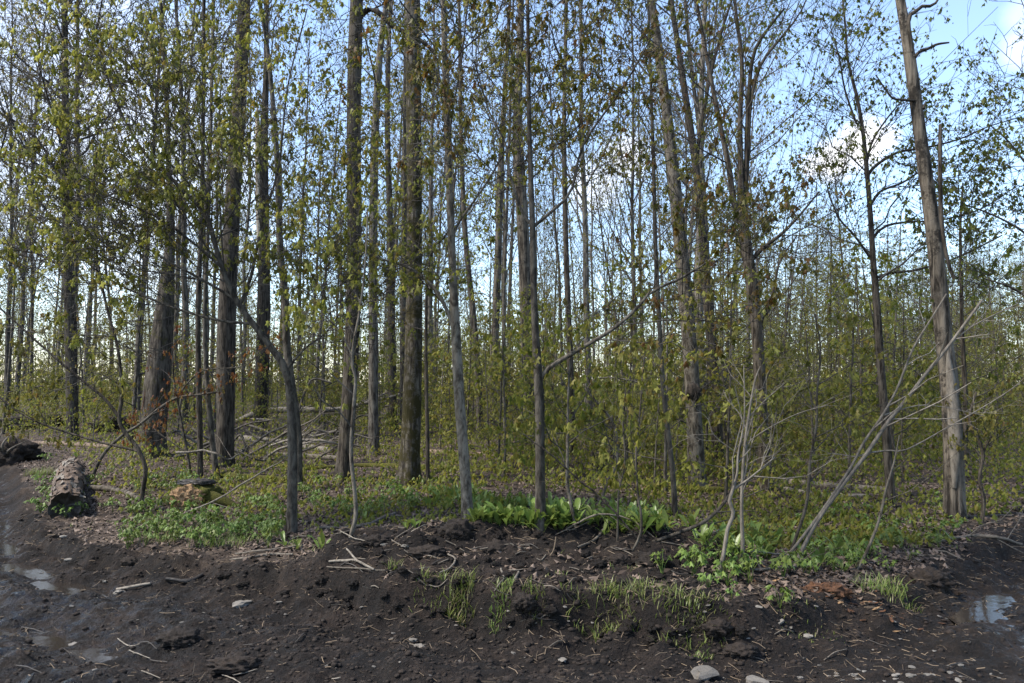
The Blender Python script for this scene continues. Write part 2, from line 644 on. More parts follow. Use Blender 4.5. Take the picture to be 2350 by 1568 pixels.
M['leaf_olive'] = leafmat('leaf_olive', [(.085, .085, .014), (.14, .14, .022), (.19, .185, .032), (.26, .25, .06), (.15, .10, .025)])
M['leaf_green'] = leafmat('leaf_green', [(.06, .08, .014), (.11, .14, .02), (.15, .18, .03), (.19, .20, .045)])
M['leaf_red'] = leafmat('leaf_red', [(.10, .04, .015), (.17, .065, .022), (.15, .085, .022), (.15, .12, .03)])
M['leaf_mix'] = leafmat('leaf_mix', [(.06, .062, .012), (.12, .12, .02), (.17, .16, .03), (.15, .11, .025), (.15, .08, .025)])
M['leaf_far'] = leafmat('leaf_far', [(.10, .105, .022), (.155, .16, .032), (.20, .19, .048), (.17, .125, .05)])
M['leaf_low'] = leafmat('leaf_low', [(.085, .10, .014), (.145, .155, .024), (.20, .20, .035), (.18, .14, .025)])
M['leaf_herb'] = leafmat('leaf_herb', [(.075, .115, .022), (.115, .165, .03), (.16, .205, .045)], .35)
M['leaf_leek'] = leafmat('leaf_leek', [(.05, .085, .018), (.09, .14, .03), (.15, .20, .045), (.25, .27, .09)], .4, .35)
M['leaf_grass'] = leafmat('leaf_grass', [(.09, .13, .025), (.14, .19, .04), (.20, .24, .07), (.26, .22, .12)], .4, .4)
M['litter'] = simple('litter', (.028, .018, .012), (.17, .125, .095), 14, rough=.75, bump=.2, island=True)
M['moss'] = simple('moss', (.030, .030, .006), (.10, .092, .015), 40, rough=1., bump=1.)
M['stone'] = simple('stone', (.07, .062, .052), (.22, .20, .172), 26, rough=.7)
M['stone_dark'] = simple('stone_dark', (.06, .054, .048), (.16, .145, .125), 16, rough=.6)
M['rot_orange'] = simple('rot_orange', (.014, .007, .004), (.145, .066, .030), 45, bump=1., stretch=(1, 1, .4))
M['rot_tan'] = simple('rot_tan', (.05, .028, .014), (.36, .225, .115), 30, bump=1.)
M['rot_dark'] = simple('rot_dark', (.015, .008, .005), (.11, .055, .03), 26, bump=1., stretch=(1, 1, .3))
M['bark_burl'] = bark('bark_burl', (.010, .008, .007), (.05, .042, .036))
M['log_bark'] = simple('log_bark', (.012, .008, .005), (.19, .135, .095), 20, bump=1., stretch=(1, 1, 1))
M['soil'] = simple('soil', (.006, .0042, .003), (.028, .0195, .0142), 34, rough=.85, bump=1.)
M['straw'] = simple('straw', (.04, .028, .018), (.20, .15, .10), 14, island=True)


def ground_material():
    m, t, o = mat_new('forest_soil_and_mud')
    b = N(t, 'ShaderNodeBsdfPrincipled', inputs={'Specular IOR Level': .28})
    LK(t, b, 0, o, 0)
    g = N(t, 'ShaderNodeTexCoord')
    at = N(t, 'ShaderNodeAttribute', attribute_name='forest')
    wet = N(t, 'ShaderNodeAttribute', attribute_name='wet')
    n1 = N(t, 'ShaderNodeTexNoise', inputs={'Scale': 3.2, 'Detail': 9., 'Roughness': .68})
    LK(t, g, 'Object', n1, 'Vector')
    n2 = N(t, 'ShaderNodeTexNoise', inputs={'Scale': 42., 'Detail': 5., 'Roughness': .7})
    LK(t, g, 'Object', n2, 'Vector')
    mudc = ramp(t, [(.36, (.0026, .0018, .0013)), (.5, (.0085, .0058, .0042)), (.66, (.030, .0205, .015))])
    ad = N(t, 'ShaderNodeMath', operation='MULTIPLY_ADD')
    LK(t, n2, 0, ad, 0)
    ad.inputs[1].default_value = .55
    sb = N(t, 'ShaderNodeMath', operation='MULTIPLY_ADD')
    LK(t, n1, 0, sb, 0)
    sb.inputs[1].default_value = .75
    sb.inputs[2].default_value = -.15
    LK(t, sb, 0, ad, 2)
    LK(t, ad, 0, mudc, 0)
    vo = N(t, 'ShaderNodeTexVoronoi', inputs={'Scale': 17., 'Randomness': 1.})
    LK(t, g, 'Object', vo, 'Vector')
    sx = N(t, 'ShaderNodeSeparateColor')
    LK(t, vo, 'Color', sx, 0)
    flr = ramp(t, [(0., (.018, .012, .008)), (.35, (.04, .028, .02)), (.7, (.07, .05, .037)), (1., (.12, .092, .07))])
    LK(t, sx, 0, flr, 0)
    fm = N(t, 'ShaderNodeMix', data_type='RGBA', blend_type='MULTIPLY', inputs={0: .7})
    LK(t, flr, 0, fm, 6)
    gr = ramp(t, [(.3, (.35, .33, .30)), (.7, (1.2, 1.15, 1.05))])
    LK(t, ad, 0, gr, 0)
    LK(t, gr, 0, fm, 7)
    mx = N(t, 'ShaderNodeMix', data_type='RGBA')
    LK(t, at, 'Fac', mx, 0)
    LK(t, mudc, 0, mx, 6)
    LK(t, fm, 2, mx, 7)
    LK(t, mx, 2, b, 'Base Color')
    # wetness -> roughness
    rn = N(t, 'ShaderNodeTexNoise', inputs={'Scale': 9.0, 'Detail': 7., 'Roughness': .7})
    LK(t, g, 'Object', rn, 'Vector')
    rw = N(t, 'ShaderNodeMath', operation='MULTIPLY_ADD')
    LK(t, wet, 'Fac', rw, 0)
    rw.inputs[1].default_value = .34
    LK(t, rn, 0, rw, 2)
    rr = N(t, 'ShaderNodeMapRange', inputs={'From Min': .66, 'From Max': .80, 'To Min': .95, 'To Max': .13})
    LK(t, rw, 0, rr, 0)
    LK(t, rr, 0, b, 'Roughness')
    bp = N(t, 'ShaderNodeBump', inputs={'Strength': 1., 'Distance': .06})
    LK(t, ad, 0, bp, 'Height')
    LK(t, bp, 0, b, 'Normal')
    return m


# ------------------------------------------------------------------ the ground: one sheet to the horizon
def axis(lo, dlo, dhi, hi, step, grow):
    a = list(np.arange(dlo, dhi, step))
    s, v, left = step, dlo, []
    while v > lo:
        s *= grow
        v -= s
        left.append(v)
    s, v, right = step, a[-1], []
    while v < hi:
        s *= grow
        v += s
        right.append(v)
    return np.array(left[::-1] + a + right)


gx = axis(-900, -4.4, 4.4, 900, .027, 1.062)
gy = axis(-60, 3.7, 8.4, 1500, .026, 1.042)
XX, YY = np.meshgrid(gx, gy)
ZZ = hfull(XX, YY)
ny, nx = XX.shape
I = np.arange(ny * nx).reshape(ny, nx)
quads = np.stack([I[:-1, :-1], I[:-1, 1:], I[1:, 1:], I[1:, :-1]], -1).reshape(-1, 4)
gg = Geo().add(np.stack([XX, YY, ZZ], -1).reshape(-1, 3), quads, 0, True)
gme = gg.mesh('ground', ground_material())
dd = edge_d(XX, YY)
forest = sstep(dd + .25 * fbm(XX, YY, 1.6, 3), -.02, .35) * (1 - np.clip(soil_mask(XX, YY) * (1 + .3 * fbm(XX, YY, 2, 2)), 0, 1))
forest = forest * np.where(XX > 1.8, sstep(dd + .4 * fbm(XX, YY, 1.2, 3), .1, .9), 1)
fa = gme.attributes.new('forest', 'FLOAT', 'POINT')
fa.data.foreach_set('value', forest.ravel().astype(np.float32))
wetv = (1 - sstep(dd, -.5, 0)) * (sstep(-XX, .2, 3.4) * .48 + .22 + .6 * np.exp(-((XX - 3.6) / .6) ** 2))
wa = gme.attributes.new('wet', 'FLOAT', 'POINT')
wa.data.foreach_set('value', np.clip(wetv, 0, 1).ravel().astype(np.float32))
g_obj = link('ground', gme)
g_obj['kind'] = 'structure'


def water_material():
    m, t, o = mat_new('muddy_water')
    b = N(t, 'ShaderNodeBsdfPrincipled', inputs={'Base Color': (.022, .018, .015, 1), 'Roughness': .07, 'IOR': 1.33})
    LK(t, b, 0, o, 0)
    g = N(t, 'ShaderNodeTexCoord')
    n1 = N(t, 'ShaderNodeTexNoise', inputs={'Scale': 9., 'Detail': 3.})
    LK(t, g, 'Object', n1, 'Vector')
    bp = N(t, 'ShaderNodeBump', inputs={'Strength': .06, 'Distance': .02})
    LK(t, n1, 0, bp, 'Height')
    LK(t, bp, 0, b, 'Normal')
    return m


M['water'] = water_material()


def sheet(name, pts, z):
    g = Geo()
    g.add([(x, y, z) for x, y in pts], np.array([list(range(len(pts)))]), 0, False)
    o = link(name, g.mesh(name, M['water']))
    o['kind'] = 'structure'
    return o


sheet('puddle', [(-9.5, 8.2), (-5, 4.6), (-4.6, 2.2), (-1.9, 2.2), (-1.6, 4.3), (-2.4, 5.3), (-3.3, 6.3), (-4.8, 7.6), (-6.2, 9.8), (-9.4, 13.6)], -.080)
sheet('puddle', [(2.9, 3.8), (4.6, 3.8), (5, 6.6), (3.2, 6.3)], -.062)

# ------------------------------------------------------------------ trees
BUD = []     # positions of built trunks: keeps the scattered forest off them


def twig_crown(Pp, Rp, spec, leaf, lm, origin, bm='twig', bare=False):
    """crown part: branches of three orders and their leaves"""
    g = Geo()
    P1, R1 = children(Pp, Rp, **spec['l1'])
    g.add(*tubes(P1, R1, spec.get('k1', 5)), 0)
    P2, R2 = children(P1, R1, **spec['l2'])
    g.add(*tubes(P2, R2, 3), 0)
    P3, R3 = children(P2, R2, **spec['l3'])
    g.add(*tubes(P3, R3, 3), 0)
    if leaf:
        k = leaf
        pp = np.concatenate([leaf_points(P3, k['per'], k['clus'], k['spread']), leaf_points(P2, max(k['per'] - 1, 1), k['clus'], k['spread'], .6)])
        if k.get('keep', 1) < 1:
            pp = pp[np.repeat(RNG.random(len(pp) // k['clus']) < k['keep'], k['clus'])]
        leaves(g, pp, k['size'], k.get('kind', 'mid'), k.get('droop', (20, 82)))
    return g.mesh('crown', [M[bm], M[lm]], origin)


def LV(per, t0, t1, Lr, ang, up, **kw):
    d = dict(per=per, t0=t0, t1=t1, Lr=Lr, ang=ang, up=up)
    d.update(kw)
    return d


SPEC_LEAFY = dict(l1=LV(17, .25, .98, (1.0, 2.4), 52, .22, npt=6, rratio=.34, taper=.3),
                  l2=LV(6, .2, .98, (.45, 1.0), 45, .02, flat=.25, npt=4, rratio=.6, rmin=.0045),
                  l3=LV(4, .2, 1., (.18, .42), 45, -.02, flat=.25, npt=3, rratio=.7, rmin=.0036))
LEAF_N = dict(per=2, clus=6, spread=.026, size=.050, kind='mid')
SPEC_TALL = dict(l1=LV(16, .35, .99, (1.5, 3.6), 50, .35, npt=6, rratio=.3, taper=.3),
                 l2=LV(5, .25, .98, (.6, 1.5), 42, .12, npt=4, rratio=.5),
                 l3=LV(4, .2, 1., (.25, .6), 42, .08, npt=3, rratio=.55, rmin=.0025))


def traced(name, label, cat, pts, mat, crown=None, lm='leaf_olive', bm='twig', leaf=None, limbs=(), base=None, ext=None,
           k=12, flare=.5, ridge=.06, top_open=False, sub=30, group=None, dY=0., rscale=1.):
    """a tree whose trunk follows the photo: pts = (px, py, width px) from base to top"""
    b = G(*(base or pts[0][:2]))
    Y = b[1]
    npts = len(pts)
    rows = []
    for i, (x, y, w) in enumerate(pts):
        yy = Y + dY * i / max(npts - 1, 1)
        p = P(x, y, yy)
        rows.append((*p, w * .5 / F * yy * rscale))
    rows[0] = (b[0], b[1], b[2] - .12, rows[0][3])
    if ext:      # grow on above the frame to this height
        a, c = np.array(rows[-2]), np.array(rows[-1])
        dirv = (c - a)[:3]
        dirv = dirv / np.linalg.norm(dirv)
        L = max(ext - c[2], .5)
        for s in (.35, .7, 1.):
            q = c[:3] + dirv * L * s
            rows.append((*q, c[3] * (1 - .8 * s)))
    path = smooth_path(rows, sub)
    org = np.array([b[0], b[1], b[2]])
    root = empty(name, org, label, cat, group)
    rad = np.maximum(path[:, 3], .003)
    tg = trunk_geo(Geo(), path[:, :3], rad, k, ridge, flare)
    link('trunk', tg.mesh('trunk', M[mat], org), root)
    BUD.append((org[0], org[1]))
    allP, allR = [path[None, :, :3]], [rad[None]]
    for L in limbs:
        lr = [(*P(x, y, Y + (l[0] if l else 0)), w * .5 / F * Y * rscale) for x, y, w, *l in L]
        lp = smooth_path(lr, 18)
        lg = Geo()
        lrd = np.maximum(lp[:, 3], .003)
        trunk_geo(lg, lp[:, :3], lrd, max(6, k // 2), ridge * .6, 0.)
        link('limb', lg.mesh('limb', M[mat if k > 6 else bm], org), root)
        allP.append(lp[None, :, :3])
        allR.append(lrd[None])
    if crown:
        g = Geo()
        for ci, (PP, RR) in enumerate(zip(allP, allR)):
            sp = {kk: dict(vv) for kk, vv in crown.items() if kk.startswith('l')}
            if ci > 0:
                sp['l1']['t0'] = .12
                sp['l1']['per'] = max(8, int(sp['l1']['per'] * .7))
                sp['l1']['ang'] = 45
            P1, R1 = children(PP, RR, **sp['l1'])
            R1 = np.minimum(R1, .03)
            g.add(*tubes(P1, R1, 5), 0)
            P2, R2 = children(P1, R1, **sp['l2'])
            g.add(*tubes(P2, R2, 3), 0)
            P3, R3 = children(P2, R2, **sp['l3'])
            g.add(*tubes(P3, R3, 3), 0)
            if leaf:
                pp = np.concatenate([leaf_points(P3, leaf['per'], leaf['clus'], leaf['spread'] * leaf['size'] / .045), leaf_points(P2, 2, leaf['clus'], leaf['spread'], .6)])
                pp = pp[np.repeat(RNG.random(len(pp) // leaf['clus']) < leaf.get('keep', 1) * .66, leaf['clus'])]
                leaves(g, pp, leaf['size'], leaf.get('kind', 'mid'), (8, 68))
        link('crown', g.mesh('crown', [M[bm], M[lm]], org), root)
    return root


def S(base, **kw):
    r = {k: dict(v) for k, v in base.items() if k.startswith('l')}
    for k, v in kw.items():
        lv, key = k.split('_', 1)
        r[lv][key] = v
    return r


def lf(**kw):
    d = dict(LEAF_N)
    d.update(kw)
    return d


MT = 'maple_tree'
# -- the nearest, traced trees
traced(MT, 'slim maple whose grey trunk bends left above a knee, one sweeping leafy limb', 'tree',
       [(670, 1224, 23), (671, 1110, 22), (671, 1008, 21), (667, 906, 21), (660, 860, 19), (646, 830, 17), (615, 788, 15), (581, 743, 14), (550, 702, 13),
        (519, 641, 12), (496, 572, 11), (475, 497, 10), (427, 446, 9), (386, 402, 8), (340, 362, 7), (297, 297, 6), (260, 219, 5), (236, 140, 4), (215, 60, 3)],
       'bark_grey', S(SPEC_LEAFY, l1_per=26, l1_t0=.42, l1_Lr=(.8, 1.9)), 'leaf_olive', leaf=lf(size=.054, kind='maple', keep=.30), k=10, flare=.25,
       limbs=([(550, 702, 9), (575, 640, 8), (600, 520, 6), (640, 380, 5), (660, 200, 4), (705, 20, 3)],
              [(475, 497, 6), (470, 420, 5), (430, 300, 4), (380, 180, 3), (360, 60, 2)],
              [(581, 743, 8), (500, 735, 6), (380, 700, 5), (250, 640, 4), (150, 560, 3)],
           [(546, 690, 7), (460, 640, 6), (390, 602, 5), (320, 560, 4), (240, 520, 3)],
           [(516, 620, 7), (440, 555, 6), (370, 505, 5), (300, 470, 4), (225, 440, 3)],
           [(656, 850, 7), (700, 800, 5), (760, 750, 4), (820, 640, 3)]))
traced(MT, 'straight slender grey maple standing just behind the knee-bent maple', 'tree',
       [(684, 1128, 17), (684, 1000, 18), (664, 850, 18), (656, 777, 18), (656, 692, 17), (644, 593, 16), (637, 402, 14), (632, 308, 12), (615, 120, 10), (595, 0, 9)],
       'bark_grey', S(SPEC_LEAFY, l1_per=16, l1_t0=.35, l1_Lr=(.8, 1.9)), leaf=lf(kind='maple', keep=.55), ext=12, k=9, flare=.2)
traced(MT, 'old maple with dark moss sheathing the lower half of its wide trunk', 'tree',
       [(936, 1112, 46), (940, 1050, 44), (945, 950, 44), (949, 800, 40), (951, 650, 37), (951, 500, 35), (950, 300, 36), (947, 0, 36)],
       'bark_mossy', S(SPEC_TALL, l1_per=10, l1_t0=.55), 'leaf_far', leaf=lf(size=.062, keep=.4), ext=17, k=22, flare=.55, ridge=.05, sub=60)
traced(MT, 'dark furrowed trunk with a heavy crooked limb reaching right near the top', 'tree',
       [(784, 1104, 34), (792, 1040, 34), (799, 950, 34), (806, 820, 34), (811, 700, 34), (813, 500, 33), (812, 300, 33), (814, 130, 33), (818, 0, 30)],
       'bark_mossfoot', S(SPEC_TALL, l1_per=8, l1_t0=.6), 'leaf_far', leaf=lf(size=.062, keep=.4), ext=18, k=20, flare=.45, ridge=.06, sub=60,
       limbs=([(818, 45, 16), (845, 22, 14), (870, 30, 13), (905, 62, 12), (940, 78, 11), (975, 100, 9), (1000, 130, 7), (1010, 190, 4)],))
traced(MT, 'pale grey young maple pole whose base leans over the dark clod of earth', 'tree',
       [(1074, 1196, 25), (1070, 1120, 24), (1061, 1000, 24), (1053, 900, 24), (1047, 780, 22), (1040, 650, 19), (1034, 500, 17), (1028, 350, 15), (1022, 180, 14), (1018, 0, 14)],
       'bark_pale', S(SPEC_LEAFY, l1_per=18, l1_t0=.3, l1_Lr=(.8, 2.0)), leaf=lf(kind='maple', keep=.55), ext=12, k=12, flare=.18,
       limbs=([(1047, 775, 10), (1020, 700, 9), (985, 650, 8), (930, 610, 7), (860, 590, 5), (790, 550, 4), (720, 500, 3)],
              [(1036, 545, 8), (1060, 500, 6), (1110, 430, 5), (1170, 330, 4), (1210, 260, 3)]))
traced(MT, 'grey maple with a long arching limb leaving right at knee bend over the wild leeks', 'tree',
       [(1241, 1206, 24), (1239, 1100, 22), (1239, 1000, 21), (1238, 900, 22), (1233, 840, 20), (1228, 750, 17), (1224, 640, 15), (1222, 520, 14), (1217, 380, 12), (1213, 200, 10), (1211, 0, 8)],
       'bark_grey', S(SPEC_LEAFY, l1_per=16, l1_t0=.3, l1_Lr=(.7, 1.8)), 'leaf_mix', leaf=lf(kind='maple', keep=.42), ext=10, k=11, flare=.2,
       limbs=([(1240, 870, 13), (1255, 848, 12), (1290, 825, 11), (1340, 796, 10), (1400, 760, 9), (1455, 715, 8), (1495, 670, 7), (1560, 640, 6), (1640, 590, 4), (1720, 520, 3)],
              [(1225, 520, 9), (1260, 490, 8), (1310, 440, 7), (1340, 330, 6), (1430, 200, 5), (1510, 60, 3)],
              [(1222, 520, 8), (1195, 480, 7), (1165, 380, 6), (1160, 330, 5), (1120, 250, 4), (1090, 140, 3)]))
traced(MT, 'broad trunk with stripped pale wood high up, behind the arching-limb maple', 'tree',
       [(1212, 1032, 36), (1213, 950, 32), (1212, 850, 30), (1208, 700, 30), (1202, 560, 28), (1194, 420, 27), (1188, 330, 26), (1188, 230, 20), (1194, 100, 16), (1196, 0, 14)],
       'bark_snag', None, ext=15, k=14, flare=.25, sub=40)
traced(MT, 'huge rotting hollow trunk with reddish torn foot at the head of the brush', 'tree',
       [(345, 1048, 60), (352, 960, 58), (364, 850, 54), (374, 760, 46), (380, 690, 38), (386, 620, 28), (391, 540, 20), (388, 402, 13), (382, 222, 10), (372, 60, 8)],
       'bark_mossfoot', S(SPEC_TALL, l1_per=8, l1_t0=.5), 'leaf_far', leaf=lf(size=.062, keep=.4), ext=15, k=24, flare=.6, ridge=.10, sub=60)
traced(MT, 'thick dark trunk standing between the hollow giant and the stripped trunk', 'tree',
       [(514, 1072, 40), (518, 950, 40), (519, 800, 42), (524, 650, 38), (535, 450, 35), (548, 250, 33), (556, 100, 30), (560, 0, 27)],
       'bark_dark', S(SPEC_TALL, l1_per=9, l1_t0=.5), 'leaf_far', leaf=lf(size=.062, keep=.4), ext=18, k=18, flare=.4, sub=50)
t11 = traced(MT, 'dark trunk with a strip of pale bared wood down its left side', 'tree',
             [(598, 988, 32), (602, 850, 31), (605, 700, 29), (606, 560, 26), (605, 420, 22), (606, 300, 18), (610, 200, 14), (612, 60, 10)],
             'bark_dark', S(SPEC_TALL, l1_per=6, l1_t0=.6), 'leaf_far', leaf=lf(size=.062, keep=.4), ext=16, k=16, flare=.35, sub=50)
Y11 = t11.location[1] - .02
sg = smooth_path([(*P(598, 600, Y11), .02), (*P(597, 560, Y11), .07), (*P(594, 430, Y11), .075), (*P(593, 300, Y11), .065), (*P(592, 232, Y11), .015)], 16)
link('bared_wood', trunk_geo(Geo(), sg[:, :3] + np.array([0, -.06, 0]), sg[:, 3], 8, .05, 0).mesh('bared_wood', M['bare_wood'], t11.location), t11)
traced(MT, 'upright dark maple near the left edge, leafy branches fanning up both sides', 'tree',
       [(166, 1012, 24), (165, 900, 25), (162, 780, 26), (157, 600, 22), (153, 420, 19), (150, 260, 16), (149, 120, 14), (148, 0, 13)],
       'bark_dark', S(SPEC_LEAFY, l1_per=34, l1_t0=.3, l1_Lr=(1.8, 4.2), l2_Lr=(.7, 1.6), l3_Lr=(.3, .7)), leaf=lf(size=.066, per=2, keep=.34), ext=13, k=14, flare=.3,
       sub=40, limbs=([(157, 460, 9), (130, 400, 7), (100, 340, 6), (50, 290, 5), (-10, 255, 3)],
                      [(152, 330, 8), (120, 250, 6), (80, 190, 5), (30, 150, 3)],
                      [(151, 260, 8), (180, 180, 6), (215, 90, 5), (235, 0, 3)],
                      [(160, 620, 8), (100, 590, 6), (40, 560, 5), (-20, 560, 3)]))
traced(MT, 'thin reddish-brown stem in front of the thick dark trunk', 'tree',
       [(460, 1096, 13), (459, 1000, 13), (456, 880, 13), (455, 700, 12), (462, 500, 10), (466, 300, 9), (468, 0, 8)],
       'bark_dark', S(SPEC_LEAFY, l1_per=16, l1_t0=.35, l1_Lr=(.8, 2)), leaf=lf(size=.055, keep=.6), ext=13, k=8, flare=.2)
traced(MT, 'slanting thin stem crossing low in front of the thick dark trunk', 'tree',
       [(503, 1098, 14), (490, 1040, 13), (482, 960, 12), (474, 860, 11), (470, 720, 10), (478, 520, 8), (484, 300, 6)],
       'bark_grey', S(SPEC_LEAFY, l1_per=14, l1_t0=.4, l1_Lr=(.8, 1.8)), leaf=lf(size=.055, keep=.5), ext=10, k=8, flare=.2)
traced(MT, 'even grey trunk between the dark limbed trunk and the mossy maple', 'tree',
       [(858, 1044, 26), (857, 900, 22), (856, 700, 21), (857, 500, 20), (861, 300, 18), (872, 120, 15), (888, 0, 13)],
       'bark_far', S(SPEC_TALL, l1_per=12, l1_t0=.4), 'leaf_far', leaf=lf(size=.062, keep=.5), ext=18, k=12, flare=.3, sub=40)
traced(MT, 'knobbly dark trunk right behind the mossy maple on its left', 'tree',
       [(902, 986, 20), (900, 850, 19), (898, 700, 18), (895, 500, 15), (889, 300, 13), (892, 100, 11), (898, 0, 10)],
       'bark_dark', S(SPEC_TALL, l1_per=12, l1_t0=.4), 'leaf_far', leaf=lf(size=.062, keep=.5), ext=18, k=10, flare=.3, sub=40)
traced(MT, 'smooth pale trunk half hidden by the left flank of the mossy maple', 'tree',
       [(925, 1000, 16), (925, 850, 16), (926, 650, 15), (928, 450, 12), (930, 200, 10), (932, 0, 8)],
       'bark_grey', S(SPEC_TALL, l1_per=12, l1_t0=.45), 'leaf_far', leaf=lf(size=.062, keep=.5), ext=17, k=9, flare=.2)
traced(MT, 'blackish pole-thin stem close on the right of the mossy maple', 'tree',
       [(982, 1118, 10), (981, 1000, 9), (978, 860, 8), (978, 720, 7), (982, 620, 6), (1000, 560, 5), (1030, 535, 5), (1040, 460, 4), (1052, 330, 3)],
       'bark_dark', S(SPEC_LEAFY, l1_per=12, l1_t0=.35, l1_Lr=(.6, 1.4)), leaf=lf(size=.048, keep=.6), k=7, flare=.15)
traced(MT, 'dark crooked trunk right of the pale pole, leaning left as it climbs', 'tree',
       [(1102, 1010, 17), (1098, 880, 15), (1088, 740, 14), (1073, 600, 13), (1064, 480, 12), (1058, 300, 10), (1055, 100, 8)],
       'bark_dark', S(SPEC_TALL, l1_per=14, l1_t0=.4, l1_Lr=(1, 2.6)), 'leaf_olive', leaf=lf(size=.062, keep=.5), ext=14, k=9, flare=.25)
traced(MT, 'trunk with a tan patch of lost bark halfway up', 'tree',
       [(1132, 990, 19), (1132, 850, 18), (1138, 720, 18), (1144, 560, 17), (1148, 400, 15), (1156, 250, 12), (1166, 80, 9)],
       'bark_snag', S(SPEC_TALL, l1_per=12, l1_t0=.45, l1_Lr=(1, 2.8)), 'leaf_far', leaf=lf(size=.062, keep=.5), ext=15, k=10, flare=.25)
traced(MT, 'thin pale stem rising right beside the tan-patched trunk', 'tree',
       [(1160, 1036, 10), (1158, 900, 10), (1156, 740, 9), (1160, 560, 8), (1166, 400, 7), (1172, 200, 6)],
       'bark_pale', S(SPEC_LEAFY, l1_per=14, l1_t0=.35, l1_Lr=(.9, 2.2)), leaf=lf(size=.062, keep=.5), ext=13, k=7, flare=.2)
traced(MT, 'dark straight trunk right of the arching-limb maple, leafy up high', 'tree',
       [(1316, 1044, 15), (1311, 900, 15), (1306, 760, 14), (1300, 600, 13), (1296, 420, 12), (1295, 250, 10), (1300, 0, 8)],
       'bark_dark', S(SPEC_LEAFY, l1_per=20, l1_t0=.35, l1_Lr=(1.2, 2.8)), 'leaf_olive', leaf=lf(size=.062, keep=.45), ext=14, k=9, flare=.25)
traced(MT, 'wide grey trunk leaning left, black burl low on its bark', 'tree',
       [(1601, 1124, 42), (1597, 1040, 38), (1591, 920, 35), (1583, 800, 34), (1573, 680, 33), (1560, 540, 31), (1546, 400, 28), (1528, 240, 24), (1508, 90, 21), (1494, 0, 18)],
       'bark_grey', S(SPEC_TALL, l1_per=12, l1_t0=.45), 'leaf_green', leaf=lf(size=.062, keep=.5), ext=16, k=18, flare=.3, sub=50)
traced(MT, 'double-stemmed dark trunk leaning left behind the burled grey one', 'tree',
       [(1648, 1064, 26), (1643, 940, 26), (1634, 800, 25), (1622, 660, 23), (1611, 520, 19), (1594, 360, 17), (1570, 200, 15), (1540, 0, 12)],
       'bark_dark', S(SPEC_TALL, l1_per=16, l1_t0=.35), 'leaf_green', leaf=lf(size=.062, keep=.5), ext=17, k=14, flare=.3, sub=40,
       limbs=([(1606, 480, 10), (1600, 360, 9), (1625, 200, 8), (1660, 60, 6), (1680, 0, 4)],))
traced(MT, 'grey pole left of the burled trunk with a kinked foot', 'tree',
       [(1550, 1182, 13), (1545, 1100, 12), (1534, 1000, 12), (1521, 880, 11), (1512, 720, 11), (1504, 560, 10), (1500, 380, 9), (1494, 200, 7)],
       'bark_grey', S(SPEC_LEAFY, l1_per=20, l1_t0=.3, l1_Lr=(.8, 2.0)), 'leaf_olive', leaf=lf(kind='maple', size=.048, keep=.45), ext=9, k=9, flare=.2)
traced('forked_tree', 'dark tree forking into three bare red-budded stems against open sky', 'tree',
       [(1760, 1124, 28), (1754, 1040, 27), (1746, 920, 27), (1738, 780, 26), (1724, 640, 27), (1708, 540, 27), (1702, 480, 22), (1700, 400, 15), (1698, 280, 12), (1703, 150, 10), (1690, 40, 8), (1686, 0, 7)],
       'bark_mossfoot', S(SPEC_TALL, l1_per=12, l1_t0=.45, l1_Lr=(1.6, 4.2), l2_Lr=(.8, 1.8), l3_Lr=(.3, .8)), 'leaf_red', leaf=lf(size=.05, clus=1, keep=.45), ext=13, k=14, flare=.35, sub=46,
       limbs=([(1704, 520, 18), (1685, 470, 15), (1672, 380, 13), (1645, 250, 11), (1620, 120, 9), (1598, 0, 7)],
              [(1704, 500, 16), (1712, 400, 12), (1716, 260, 10), (1728, 130, 9), (1760, 70, 7), (1800, 20, 5)],
              [(1704, 500, 13), (1716, 360, 10), (1722, 240, 9), (1745, 150, 8), (1790, 90, 6), (1830, 40, 4), (1850, 0, 3)],
              [(1722, 600, 12), (1750, 570, 10), (1790, 540, 8), (1830, 500, 6), (1880, 440, 4)],
              [(1737, 780, 11), (1755, 730, 9), (1775, 670, 7), (1790, 600, 5), (1830, 540, 3)]))
traced(MT, 'isolated young maple against the blue gap, sparse leaves on upswept limbs', 'tree',
       [(2046, 1164, 21), (2038, 1060, 20), (2030, 950, 19), (2021, 840, 18), (2012, 700, 16), (2004, 600, 14), (1998, 500, 12), (1990, 400, 11), (1980, 300, 9), (1966, 220, 8), (1946, 140, 6), (1940, 60, 5), (1934, 0, 4)],
       'bark_dark', S(SPEC_LEAFY, l1_per=16, l1_t0=.32, l1_Lr=(.7, 1.7), l2_per=4, l3_per=3), 'leaf_green', leaf=lf(size=.055, per=2, clus=3, keep=.8), ext=8.2, k=10, flare=.25, sub=40,
       limbs=([(1990, 405, 8), (2010, 380, 7), (2060, 350, 6), (2120, 340, 5), (2200, 320, 4), (2270, 290, 3), (2340, 270, 2)],
              [(1996, 475, 7), (2020, 440, 6), (2070, 420, 5), (2120, 390, 4), (2190, 370, 3)],
              [(2004, 545, 7), (2030, 520, 6), (2080, 510, 5), (2160, 505, 4), (2250, 480, 3), (2330, 430, 2)],
              [(2008, 640, 7), (2040, 628, 6), (2110, 618, 5), (2200, 590, 4), (2300, 540, 3)],
              [(1985, 400, 6), (2000, 330, 5), (2030, 280, 4), (2070, 230, 3)],
              [(1966, 285, 5), (1940, 210, 4), (1925, 130, 3), (1905, 60, 2)],
              [(1996, 590, 6), (1960, 540, 5), (1925, 500, 4), (1900, 440, 3)]))

